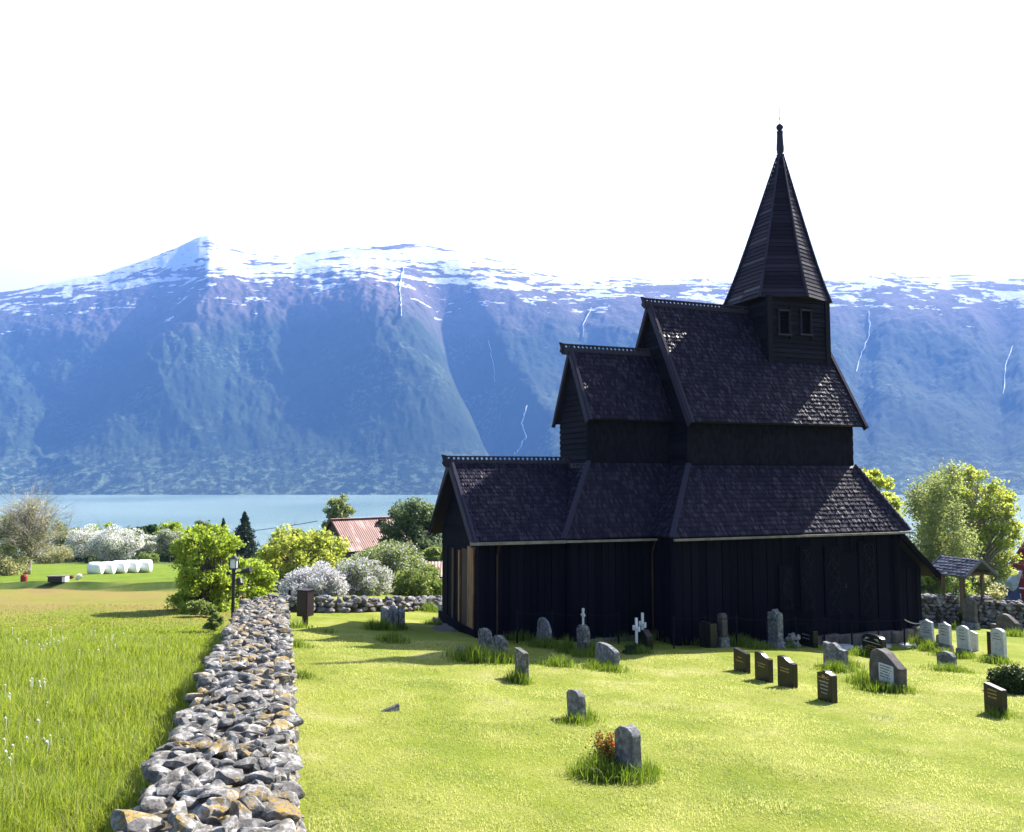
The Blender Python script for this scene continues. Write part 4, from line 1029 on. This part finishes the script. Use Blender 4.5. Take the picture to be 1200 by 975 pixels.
# --- left side near
tree(246, 611, 725, 46, 31, 'l_lime', 'bright lime green young tree behind the lamp post', n=26000, s=.075, clumps=110, rc=.19, cb=.02, seed=7, multi=5, trunk=.07, twigs=2, hollow=.3)
tree(292, 655, 725, 30, 34, 'l_lime', 'low lime green bush to the right of the lamp post', n=9000, s=.08, clumps=30, cb=.02, seed=8, multi=4, trunk=.05, name='bush', cat='bush')
tree(352, 622, 715, 54, 46, 'l_maple', 'broad yellow green tree in front of the red roofed barn', n=17000, s=.13, clumps=110, rc=.17, cb=.08, seed=9, multi=4, trunk=.10, twigs=2)
tree(372, 668, 722, 42, 40, 'l_blossgrey', 'white flowering bush behind the brown box post', n=4500, s=.07, clumps=70, rc=.2, hollow=.2, gap=1.2, cb=.0, seed=10, multi=4, trunk=.06, blossom='l_blossgrey', bl_n=13000, bls=.085, name='blossom_bush', cat='bush', twigs=2)
tree(424, 658, 722, 40, 41.5, 'l_shrub', 'white flowering bush with some green, behind the far low wall', n=6500, s=.07, clumps=70, rc=.2, hollow=.2, gap=1.2, cb=.0, seed=11, multi=4, trunk=.06, blossom='l_blossgrey', bl_n=12000, bls=.085, name='blossom_bush', cat='bush', twigs=2)
tree(455, 640, 720, 50, 47, 'l_shrub', 'greyish green flowering apple tree behind the white bushes', n=14000, s=.10, clumps=60, rc=.2, cb=.05, seed=12, multi=3, trunk=.10, blossom='l_blossgrey', bl_n=5500, bls=.085, twigs=2)
tree(492, 668, 722, 34, 44, 'l_shrub', 'light green bush at the end of the far low wall near the church', n=11000, s=.085, clumps=36, cb=.0, seed=13, multi=3, trunk=.06, name='bush', cat='bush', twigs=1)
tree(487, 586, 700, 42, 72, 'l_round', 'round dense dark green tree right of the red roofed barn', n=26000, s=.17, clumps=60, rc=.24, cb=.05, seed=14, trunk=.25)
tree(397, 573, 690, 19, 112, 'l_birch', 'slim pale birch rising behind the barn roof against the fjord', n=6500, s=.22, clumps=40, rc=.26, cb=.2, seed=15, trunk=.22, bark='palebark', twigs=2, hollow=.25)
# --- far left orchard
tree(36, 574, 684, 46, 60, 'l_pale', 'large nearly bare tree with pale buds at the left edge', n=2600, s=.075, clumps=110, rc=.2, cb=.12, seed=16, trunk=.28, twigs=7, bark='palebark', hollow=.3)
tree(-6, 600, 684, 30, 62, 'l_shrub', 'light green tree cut by the left edge of the picture', n=9000, s=.13, clumps=34, cb=.05, seed=17, trunk=.14, twigs=2)
tree(8, 648, 686, 26, 58, 'l_pale', 'pale low bush under the bare tree at the left edge', n=5000, s=.10, clumps=26, cb=.0, seed=18, multi=4, trunk=.05, name='bush', cat='bush', twigs=3, bark='palebark')
tree(66, 640, 682, 20, 92, 'l_pale', 'pale twiggy bush between the bare tree and the first blossom tree', n=5200, s=.10, clumps=28, cb=.0, seed=19, multi=4, trunk=.05, name='bush', cat='bush', twigs=3, bark='palebark')
OG = 'blossoming fruit trees in the left orchard'
tree(103, 618, 678, 27, 98, 'l_shrub', 'leftmost full white blossoming fruit tree behind the white bales', n=4500, s=.11, clumps=40, rc=.26, cb=.22, seed=20, trunk=.22, blossom='l_bloss', bl_n=10000, bls=.13, group=OG, twigs=1)
tree(138, 620, 676, 30, 96, 'l_shrub', 'widest white blossoming fruit tree directly behind the white bales', n=4500, s=.11, clumps=46, rc=.26, cb=.22, seed=21, trunk=.22, blossom='l_bloss', bl_n=12000, bls=.13, group=OG, twigs=1)
tree(170, 624, 670, 18, 102, 'l_shrub', 'small white blossoming tree to the right of the bales', n=3000, s=.12, clumps=30, cb=.2, seed=22, trunk=.16, blossom='l_bloss', bl_n=5000, bls=.13, group=OG)
tree(200, 619, 668, 19, 100, 'l_shrub', 'sparse greyish white fruit tree nearest the lime green tree', n=4500, s=.12, clumps=30, cb=.3, seed=23, trunk=.16, blossom='l_blossgrey', bl_n=3500, bls=.12, group=OG, twigs=2)
tree(174, 648, 672, 14, 94, 'l_shrub', 'small round green bush at the right end of the white bales', n=5000, s=.10, clumps=20, cb=.0, seed=24, multi=3, trunk=.05, name='bush', cat='bush')
tree(171, 604, 680, 21, 118, 'l_dark', 'dark rounded tree at the water edge left of centre', n=9000, s=.26, clumps=30, cb=.1, seed=25, trunk=.25)
tree(203, 602, 680, 22, 116, 'l_lime', 'yellow green rounded tree next to the dark one at the water edge', n=9000, s=.25, clumps=30, cb=.1, seed=26, trunk=.25)
tree(236, 608, 690, 18, 108, 'l_round', 'grey green tree partly hidden by the lime green young tree', n=8000, s=.23, clumps=30, cb=.1, seed=27, trunk=.25)
for i, (px, yt, hw, Yd, lf, lb) in enumerate([(86, 616, 20, 112, 'l_shrub', 'light green tree behind the leftmost blossom tree'), (122, 612, 18, 112, 'l_lime', 'small yellow green tree just above the blossom trees'), (60, 610, 24, 116, 'l_birch', 'hazy green tree seen through the bare tree branches'),
        (148, 618, 16, 118, 'l_round', 'dull green tree above the right half of the blossom trees'), (222, 628, 20, 108, 'l_shrub', 'light green tree low behind the sparse fruit tree'), (20, 612, 26, 114, 'l_shrub', 'light green tree behind the trunk of the bare tree'),
        (318, 640, 20, 78, 'l_lime', 'bright green tree low in front of the spruce'), (427, 650, 22, 58, 'l_lime', 'green tree at the barn eave behind the blossom bushes'), (514, 640, 20, 66, 'l_shrub', 'light green tree just above the small shed'), (118, 648, 40, 108, 'l_dark', 'dark green hedge tree behind the fruit tree trunks'), (200, 650, 34, 108, 'l_dark', 'dark hedge tree behind the sparse fruit tree')]):
    tree(px, yt, 690, hw, Yd, lf, lb, n=6500, s=.19, clumps=26, cb=.06, seed=40+i, trunk=.18)
spruce(287, 598, 690, 25, 100, 'dark pointed spruce standing above the lime green bushes')
spruce(262, 606, 690, 15, 118, 'small grey spruce just left of the dark pointed one')
tree(1186, 777, 816, 24, float(gp(1186, 815)[1]), 'l_yew', 'dark clipped round evergreen bush at the right edge', n=16000, s=.035, clumps=60, rc=.3, cb=.0, seed=60, multi=2, trunk=.04, name='bush', cat='bush', group=None, hollow=.6)
tree(1130, 716, 736, 10, float(gp(1130, 735)[1]), 'l_yew', 'small dark bush at the foot of the tall brown stele', n=5000, s=.05, clumps=24, cb=.0, seed=61, multi=2, trunk=.03, name='bush', cat='bush', group=None)
tree(930, 740, 760, 9, float(gp(930, 759)[1])-.1, 'l_blossgrey', 'pale flowering plant beside the black slanting stone', n=1400, s=.05, clumps=18, cb=.0, seed=62, multi=3, trunk=.015, name='flowering_plant', cat='plant', group=None)
tree(740, 752, 768, 11, float(gp(740, 767)[1])-.1, 'l_dark', 'dark leafy mound left of the house-shaped stone', n=3500, s=.06, clumps=24, cb=.0, seed=63, multi=3, trunk=.02, name='plant', cat='plant', group=None)
# leafy weeds at foot of lime tree / along wall
for i, (px, yb, hw, hgt) in enumerate([(236, 722, 16, 22), (252, 738, 10, 26), (222, 712, 14, 14)]):
    Yd = float(gp(px, yb)[1]); tree(px, yb-hgt, yb, hw, Yd, 'l_shrub', ['leafy weeds below the lime green tree at the wall', 'tall weed against the left side of the long wall', 'low weeds at the left foot of the lime green tree'][i], n=3500, s=.06, clumps=22, cb=.0, seed=70+i, multi=4, trunk=.012, name='weeds', cat='weeds', group=None)
# red flowers at the nearest stone
b = gp(722, 907); e = empty('flower', tuple(b+[-.05, .05, 0]), 0, 'red flowering plant with dry orange leaves at the face of the nearest gravestone', 'flowers')
r5 = np.random.default_rng(5); st = MB(); tp = []
for k in range(46):
    a = r5.normal(0, .11, 2)+[-.02, 0]; h = r5.uniform(.22, .44); st.tube([(a[0]*.4, a[1]*.4, 0), (a[0]*.8, a[1]*.8, h*.6), (a[0], a[1], h)], .004, 4, False); tp.append((a[0], a[1], h))
st.build('stem', M['l_dark'], e); tp = np.array(tp); tr = tp[tp[:, 0] > .0]; to = tp[tp[:, 0] <= .0]
def puff(A, n, r): return np.concatenate([c+r5.normal(size=(n, 3))*r for c in A])
V, Fc = leaf_cloud(puff(tr, 14, .018), .028, r5, aspect=1.1); mesh_np('petals', V, Fc, M['flower_red'], e)
V, Fc = leaf_cloud(puff(to, 16, .030), .026, r5); mesh_np('dry_leaves', V, Fc, M['flower_orange'], e)
V, Fc = leaf_cloud(puff(tp*[1, 1, .55], 14, .05), .035, r5); mesh_np('leaves', V, Fc, M['l_dark'], e)

for i, (px, py, w_, lb) in enumerate([(968, 756, .5, 'left pale flat stone lying in the grass by the foundation'), (1018, 757, .8, 'long pale flat stone lying in the grass behind the plaque stone'), (1036, 753, .45, 'small pale flat stone lying near the last rope fence post')]):
    p = clampc(gp(px, py)); rq = random.Random(i); n_ = 9
    ring = [(w_*math.cos(a)*rq.uniform(.85, 1.1), .28*math.sin(a)*rq.uniform(.85, 1.1)) for a in np.linspace(0, 2*math.pi, n_, endpoint=False)]
    mb = MB(); mb.add([(a, b_, -.1) for a, b_ in ring]+[(a*.97, b_*.97, .07) for a, b_ in ring], [tuple(range(n_))[::-1], tuple(range(n_, 2*n_))]+[(k, (k+1) % n_, (k+1) % n_+n_, k+n_) for k in range(n_)])
    o = mb.build('flat_stone', M['gs_white'], bevel=.01); o.location = tuple(p); o.rotation_euler = (0, 0, TH); tag(o, lb, 'stone', 'pale flat stones by the church wall')

# ================================================================== ROOFED GATE
g1 = at(1128, 721, 39.6); g1[2] = float(G(g1[0], g1[1])); RG = empty('lychgate', tuple(g1), TH, 'small open roofed gate on four wooden posts over the gap in the right churchyard wall', 'gate')
M['gatepost'] = simple('weathered_post', (.06,.04,.03), (.12,.085,.06), 3, .85, .4, 20, stretch=(4,4,.4))
M['gateroof'] = tar('gate_shingles', (.05,.055,.075), (.085,.09,.12), .6)
HG = at(1128, 675, g1[1])[2]-g1[2]; GU, GV = 1.35, 1.05
for (a, b_) in ((0,0),(0,GV),(GU,0),(GU,GV)):
    MB().tube([(a, b_, -1.2), (a, b_, HG)], .085, 10).build('post', M['gatepost'], RG)
fr = MB()
for b_ in (0, GV): fr.box(-.1, GU+.1, b_-.06, b_+.06, HG-.02, HG+.1)
for a in (0, GU): fr.box(a-.05, a+.05, -.45, GV+.45, HG+.103, HG+.2)
fr.build('beam', M['gatepost'], RG)
mb = MB(); e0, e1 = -.38, GU+.38; v0, v1 = -.55, GV+.6; ze, zr = HG+.02, HG+.80; c_ = GU/2
slab(mb, [(e0, v1, ze), (e0, v0, ze), (c_, v0, zr), (c_, v1, zr)], .05); slab(mb, [(e1, v0, ze), (e1, v1, ze), (c_, v1, zr), (c_, v0, zr)], .05)
shingles(mb, (e0, v1, ze), (e0, v0, ze), (c_, v0, zr), (c_, v1, zr), w=.24, ex=.2, lift=.05, point=0.0, seed=3); shingles(mb, (e1, v0, ze), (e1, v1, ze), (c_, v1, zr), (c_, v0, zr), w=.24, ex=.2, lift=.05, point=0.0, seed=4)
rr = mb.build('roof', M['gateroof'], RG)
for v_ in (v0-.05, v1+.005):
    for s_ in (-1, 1):
        ex_ = e0 if s_ < 0 else e1; mb = MB(); mb.prism([(ex_, v_, ze-.08), (ex_, v_, ze+.08), (c_, v_, zr+.09), (c_, v_, zr-.10)], (0, .045, 0)); mb.build('verge_board', M['gateroof'], rr)
mb = MB(); mb.box(c_+.08, c_+.5, -.02, .02, -.3, .95); 

# ================================================================== LAMP / CAMERA POST
b = np.array([*at(273, 706, 24.6)[:2], 0]); b[2] = float(G(b[0], b[1])); S = b[1]/F
lp = empty('lamp_post', tuple(b), 0, 'black iron lamp post with two spotlights at the far end of the long stone wall', 'lamp post')
H = at(273, 668, b[1])[2]-b[2]; u = S
mb = MB(); mb.tube([(0,0,-.2), (0,0,H)], .05, 10); mb.build('pole', M['iron'], lp)
M['lampglass'] = simple('frosted_lamp_glass', (.65,.67,.72), None, rough=.3)
ln = MB(); ln.box(-.11, .11, -.11, .11, H+.02, H+.06); ln.tube([(0,0,H-.02),(0,0,H+.03)], .06, 8); 
for a in (-1, 1):
    for c in (-1, 1): ln.box(a*.10-.012, a*.10+.012, c*.10-.012, c*.10+.012, H+.055, H+.33)
ln.add([(-.14,-.14,H+.33),(.14,-.14,H+.33),(.14,.14,H+.33),(-.14,.14,H+.33),(0,0,H+.43)], [(0,3,2,1),(0,1,4),(1,2,4),(2,3,4),(3,0,4)])
l_ = ln.build('lantern', M['iron'], lp); MB().box(-.085,.085,-.085,.085,H+.062,H+.325).build('glass', M['lampglass'], l_)
ar = MB(); ar.tube([(0,0,H-.12),(.12,0,H-.08),(.30,0,H-.07)], .025, 8); ar.tube([(0,0,H-.15),(-.14,0,H-.12)], .022, 8); ar.tube([(0,0,H-.30),(.10,0,H-.28),(.16,0,H-.22)], .022, 8); ar.build('bracket', M['iron'], lp)
def spot(c, d, L=.26, r=.09):
    c = np.array(c, float); d = np.array(d, float); d /= np.linalg.norm(d)
    mb = MB(); mb.tube([c-d*L*.5, c-d*L*.3, c+d*L*.3, c+d*L*.5], [r*.5, r*.9, r, r*1.05], 12); mb.build('spotlight', M['iron'], lp)
spot((.38, -.02, H-.02), (1, -.3, .25), .34, .085); spot((.20, -.03, H-.33), (.3, -.5, -.8), .2, .09); spot((-.16, 0, H-.10), (-1, -.2, 0), .1, .05)

# brown box on a post
b = gp(357.5, 731); S = b[1]/F
bx = empty('box_on_post', tuple(b), R(-22), 'dark brown upright cabinet on a short post beside the far end of the long wall', 'box')
z0, z1 = 11*S, 40*S; w2 = .20
mb = MB(); mb.box(-w2, w2, -w2*.9, w2*.9, z0, z1); mb.build('cabinet', M['brownbox'], bx, bevel=.008)
mb = MB(); mb.box(-w2-.02, w2+.02, -w2*.9-.02, w2*.9+.02, z1+.003, z1+.035); mb.build('lid', M['brownbox'], bx)
MB().box(-w2+.03, w2-.03, -w2*.9-.012, -w2*.9-.002, z0+.04, z1-.04).build('door', M['brownbox'], bx)
MB().box(-.07, .07, -.06, .06, -.2, z0-.003).build('post', M['brownbox'], bx)
b = gp(339, 716); fp = MB().tube([(b[0], b[1], b[2]-.1), (b[0], b[1], b[2]+.75)], .05, 8).build('fence_post', M['darkpost']); tag(fp, 'short dark wooden post just right of the end of the long wall', 'post')

# ================================================================== BARN WITH RUSTY ROOF
def corr(name, c1, c2, c3, sc_=.8):
    m, nt, b, o = newmat(name); t = NT(nt); v = t.vscale(1,1,1)
    c = t.ramp(t.noise(sc_, 6, .65, t.vscale(1.6,.6,.6)), [(.38, c1), (.52, c2), (.66, c3)]); t.L(c, b.inputs['Base Color']); b.inputs['Roughness'].default_value = .6
    return m
M['rust'] = corr('rusty_roof_sheet', (.11,.018,.013), (.15,.038,.026), (.38,.27,.24), .7)
M['rustpale'] = corr('faded_pink_roof', (.42,.20,.18), (.46,.27,.25), (.5,.38,.36), 1.2)
M['barnwood'] = simple('old_barn_boards', (.03,.022,.02), (.085,.06,.055), 3, .9, .4, 15, stretch=(6,6,.4))
M['darkglass'] = simple('window_glass', (.25,.28,.33), None, rough=.2)
def ribbed(mb, A, B, C_, D, pitch=.22, amp=.03):
    """A,B eave; C,D ridge (C above B)"""
    A, B, C_, D = [np.array(p, float) for p in (A, B, C_, D)]; n = int(np.linalg.norm(B-A)/pitch)*2; nr = np.cross(B-A, D-A); nr /= np.linalg.norm(nr); vs = []
    for i in range(n+1):
        f = i/n; o = nr*(amp if i % 2 else 0); vs += [lerp(A, B, f)+o, lerp(D, C_, f)+o, lerp(A, B, f)+o-nr*.04, lerp(D, C_, f)+o-nr*.04]
    mb.add(vs, [(i*4, i*4+4, i*4+5, i*4+1) for i in range(n)]+[(i*4+2, i*4+3, i*4+7, i*4+6) for i in range(n)]+[(i*4, i*4+2, i*4+6, i*4+4) for i in range(n)]+[(0,1,3,2), (n*4, n*4+2, n*4+3, n*4+1)])
Yb = 76; pr = at(388, 609, Yb); SB = Yb/F; byaw = R(42)
g = float(G(pr[0]+3, Yb+3, False))
bn = empty('barn', (pr[0], Yb, g), byaw, 'old dark barn with rusty red and white patched metal roof beyond the bushes', 'barn')
hr = pr[2]-g; L = 9.0; hw_, he = 2.9, hr-2.75
mb = MB(); mb.box(.25, L-.25, -hw_+.3, hw_-.3, -1.0, he+.25)
mb.prism([(.25, -hw_+.3, he+.25), (.25, hw_-.3, he+.25), (.25, 0, hr-.12)], (L-.5, 0, 0)); bw = mb.build('wall', M['barnwood'], bn)
mb = MB(); ribbed(mb, (0,-hw_-.25,he), (L,-hw_-.25,he), (L,0,hr), (0,0,hr)); rb = mb.build('roof', M['rust'], bn)
mb = MB(); ribbed(mb, (L,hw_+.25,he), (0,hw_+.25,he), (0,0,hr), (L,0,hr)); mb.build('roof', M['rust'], bn)
mb = MB(); mb.bar((0,0,hr+.06), (L,0,hr+.06), .4, .05); mb.build('ridge_cap', M['rustpale'], rb)
mb = MB(); mb.box(L*.54, L*.54+.6, -.95, -.40, hr-1.3, hr-.12); mb.build('chimney', M['barnwood'], rb)
for s_ in (-1, 1):
    mb = MB(); mb.prism([(-.06, s_*(hw_+.25), he-.12), (-.06, s_*(hw_+.25), he+.08), (-.06, 0, hr+.10), (-.06, 0, hr-.12)], (.05, 0, 0)); mb.build('verge_board', M['barnwood'], rb)
wf = MB().box(.17, .246, -.62, .15, he+.15, he+1.3).build('window', M['whitepaint'], bw); MB().box(.155, .168, -.52, .05, he+.25, he+1.2).build('pane', M['darkglass'], wf)
mb = MB(); ribbed(mb, (2.0,-hw_-2.6,he-.95), (7,-hw_-2.6,he-.95), (7,-hw_-.1,he+.05), (2.0,-hw_-.1,he+.05)); mb.build('lean_to_roof', M['barnwood'], bn)
mb = MB(); mb.bar((1.96,-hw_-2.65,he-.97), (1.96,-hw_-.1,he+.07), .06, .22); mb.build('lean_to_edge', M['greywood'], bn)
mb = MB(); mb.box(2.2, 6.8, -hw_-2.3, -hw_+.295, -1, he-1.0); mb.build('lean_to_wall', M['barnwood'], bn)
# small shed
Ys = 58; ps = at(493, 659, Ys); SS = Ys/F; g = float(G(ps[0]+1, Ys, False))
sh = empty('shed', (ps[0], Ys, g), R(2), 'small open shed with faded pink metal roof at the left edge of the church', 'shed')
h1 = at(493, 659, Ys)[2]-g; h0 = at(493, 676, Ys-1.2)[2]-g; L = 3.2
mb = MB(); ribbed(mb, (0,-1.2,h0), (L,-1.2,h0), (L,.4,h1), (0,.4,h1)); ribbed(mb, (L,2.0,h0), (0,2.0,h0), (0,.4,h1), (L,.4,h1)); mb.build('roof', M['rustpale'], sh)
for x in (.15, 1.2, 2.2, L-.15): MB().box(x-.06, x+.06, -1.0, -.88, -.5, h0-.05).build('post', M['barnwood'], sh)
mb = MB(); mb.box(.1, L-.1, 1.6, 1.7, -.5, h0); mb.box(.1, .2, -.8, 1.59, -.5, h0); mb.box(1.0, 3.0, .2, 1.2, -.3, .9); mb.build('wall', M['barnwood'], sh)
mb = MB(); mb.bar((.1,-1.04,h0*.45), (L,-1.04,h0*.45), .05, .12); mb.build('rail', M['greywood'], sh)

# ================================================================== RED BOATHOUSE
Yh = 72; p = at(1180, 671, Yh); SH = Yh/F; g = float(G(p[0]+3, Yh, False))
rh = empty('red_boathouse', (p[0], Yh, g), R(-38), 'red painted wooden building with steep gable and white trimmed window at the right edge', 'building')
he = p[2]-g; WB = 6.4; hr = he+5.6; LB = 9
mb = MB(); mb.box(0, WB, 0, LB, -1, he); mb.prism([(0,0,he),(WB,0,he),(WB/2,0,hr)], (0, LB, 0))
i = 0; x = 0.0
while x < WB-.05:
    top = he+(hr-he)*(1-abs((x+.1)-WB/2)/(WB/2))-.1; mb.box(x+.01, x+.05, -.03, -.004, -1, max(he-.1, top)); x += .2
wl = mb.build('wall', M['redwood'], rh)
mb = MB(); slab(mb, [(-.25,-.35,he-.30),(-.25,LB+.3,he-.30),(WB/2,LB+.3,hr+.08),(WB/2,-.35,hr+.08)][::-1], -.12); slab(mb, [(WB+.25,-.35,he-.30),(WB+.25,LB+.3,he-.30),(WB/2,LB+.3,hr+.08),(WB/2,-.35,hr+.08)], -.12); rr = mb.build('roof', M['barnwood'], rh)
def verge(a, b_): MB().bar(a, b_, .06, .22).build('verge_board', M['redwood'], rr)
verge((-.27,-.40,he-.30), (WB/2,-.40,hr+.10)); verge((WB+.27,-.40,he-.30), (WB/2,-.40,hr+.10))
q = at(1191.5, 699, Yh); wx_, wz = .72, q[2]-g
wn = MB(); wn.box(wx_-.27, wx_+.27, -.10, -.035, wz-.34, wz+.34); wn = wn.build('window', M['whitepaint'], rh)
pn = MB()
for a in (-1, 1):
    for c in (-1, 1): pn.box(wx_+a*.11-.08, wx_+a*.11+.08, -.112, -.102, wz+c*.14-.11, wz+c*.14+.11)
pn.build('pane', M['darkglass'], wn)
MB().box(-.05, WB+.05, -.08, -.035, wz+.75, wz+.87).build('trim_board', M['whitepaint'], rh)
M['bluetarp'] = simple('blue_tarpaulin', (.012,.02,.10), (.02,.03,.14), 2, .5); M['greytarp'] = simple('grey_boat_hull', (.22,.25,.33), (.34,.37,.45), 3, .5)
b = np.array([at(1178, 705, 69)[0], 69, float(G(at(1178, 705, 69)[0], 69, False))]); Z = lambda y: at(1178, y, 69)[2]-b[2]
bt = empty('covered_boat', tuple(b), R(8), 'blue covered boat with grey bow standing beside the red boathouse', 'boat')
mb = MB(); zA, zB = Z(706), Z(684); mb.add([(-1.0,-.6,0),(1.1,-.6,0),(1.1,2.8,0),(-1.0,2.8,0),(-.75,-.5,zA),(1.1,-.5,zA),(1.1,2.6,zA),(-.75,2.6,zA),(.05,-.3,zB),(1.0,-.4,zB),(1.0,2.2,zB),(.2,2.2,zB)],
    [(0,3,2,1),(0,1,5,4),(1,2,6,5),(2,3,7,6),(3,0,4,7),(4,5,9,8),(5,6,10,9),(6,7,11,10),(7,4,8,11),(8,9,10,11)]); mb.build('cover', M['bluetarp'], bt, bevel=.05)
zC, zD = Z(690), Z(675); mb = MB(); P0 = [(-.3,-.5,zD-.15),(.2,-.9,zC+.1),(.85,-.7,zC+.2),(1.1,-.4,zD+.4),(.5,-.4,zD+.3)]
mb.prism([(-.25,-.8,zD-.3),(.15,-.8,zC-.2),(.6,-.8,zC+.1),(1.2,-.8,zD+.55),(.4,-.8,zD+.25)], (0, 1.6, 0)); mb.build('bow', M['greytarp'], bt, bevel=.12)

# ================================================================== BALES, BOX, HEAP, WIRE
M['bale'] = simple('white_plastic_wrap', (.66,.67,.70), (.78,.78,.80), 2, .35, .5, 6)
names = ['leftmost', 'second from left', 'middle', 'fourth from left', 'rightmost']
for i, px in enumerate((112, 126, 140, 154, 169)):
    b = gp(px, 673-i*.6); r_ = 7.6*b[1]/F; L = 15.5*b[1]/F
    pts = []; mb = MB(); n = 18; ax = np.array([math.cos(R(8)), math.sin(R(8)), 0]); sdv = np.array([-ax[1], ax[0], 0]); rgb = random.Random(i)
    prof = [(-.5, .0), (-.5, .75), (-.46, .93), (-.38, 1.0), (-.15, 1.02), (.15, 1.0), (.38, 1.0), (.46, .93), (.5, .75), (.5, .0)]
    vs = []
    for (f, k) in prof:
        for j in range(n):
            a = 2*math.pi*j/n; rr_ = r_*k*(1+rgb.uniform(-.02, .02)); zz = rr_*math.sin(a); 
            vs.append(np.array([0, 0, r_*.93])+ax*f*L+sdv*rr_*math.cos(a)*1.03+np.array([0, 0, max(zz, -r_*.9)]))
    mb.add(vs, [(q*n+j, q*n+(j+1) % n, (q+1)*n+(j+1) % n, (q+1)*n+j) for q in range(len(prof)-1) for j in range(n)])
    o = mb.build('silage_bale', M['bale'], smooth=True); o.location = tuple(b)
    tag(o, 'white wrapped silage bale, %s of the row of five in the left field' % names[i], 'bale', 'white silage bales in the left field')
b = gp(68, 682); e = empty('feed_box', tuple(b), R(4), 'low black box with a pale lid in the left field near the bare tree', 'box'); fs_ = b[1]/74; e.scale = (fs_, fs_, fs_)
MB().box(-.72,.50,-.4,.4,-.05,.42).build('box', M['iron'], e); MB().box(-.78,.80,-.46,.46,.423,.50).build('lid', M['greywood'], e); MB().box(.503,.78,-.38,.38,-.05,.42).build('end_panel', M['whitepaint'], e)
b = gp(88, 680); mb = MB(); V0, Fi = RK2[3], F2
for k in range(9): mb.add(V0*[.22,.2,.18]+[random.uniform(-.5,.6), random.uniform(-.2,.2), random.uniform(.1,.4)], [tuple(f) for f in Fi])
e = empty('heap', tuple(b), 0, 'small brown and white heap just right of the low black box', 'heap'); e.scale = (b[1]/74,)*3; M['heapbrown'] = simple('reddish_brown', (.16,.06,.04), (.7,.68,.64), 1.6, .8, lo=.48, hi=.52); mb.build('heap', M['heapbrown'], e)
b = gp(28, 681); e = MB().tube([(b[0],b[1],b[2]-.1),(b[0],b[1],b[2]+.3),(b[0],b[1],b[2]+.4)], [.17,.19,.15], 12).build('barrel', M['redwood']); tag(e, 'dark red barrel at the foot of the bare tree on the left', 'barrel')
mb = MB(); a0, a1 = at(372, 610.5, 77), at(150, 619, 130); pts = [lerp(a0, a1, f)+np.array([0, 0, -1.1*(1-(2*f-1)**2)]) for f in np.linspace(0, 1, 24)]
mb.tube(pts, .035, 5); tag(mb.build('power_line', M['iron']), 'thin black wire sagging from the barn gable across the fjord view', 'cable')
b = at(150, 619, 130); g_ = float(G(b[0], 130, False)); tag(MB().tube([(b[0],130,g_-.3),(b[0],130,b[2]+.3)], [.14,.1], 8).build('utility_pole', M['bark']), 'thin wooden utility pole hidden among the far orchard trees', 'pole')
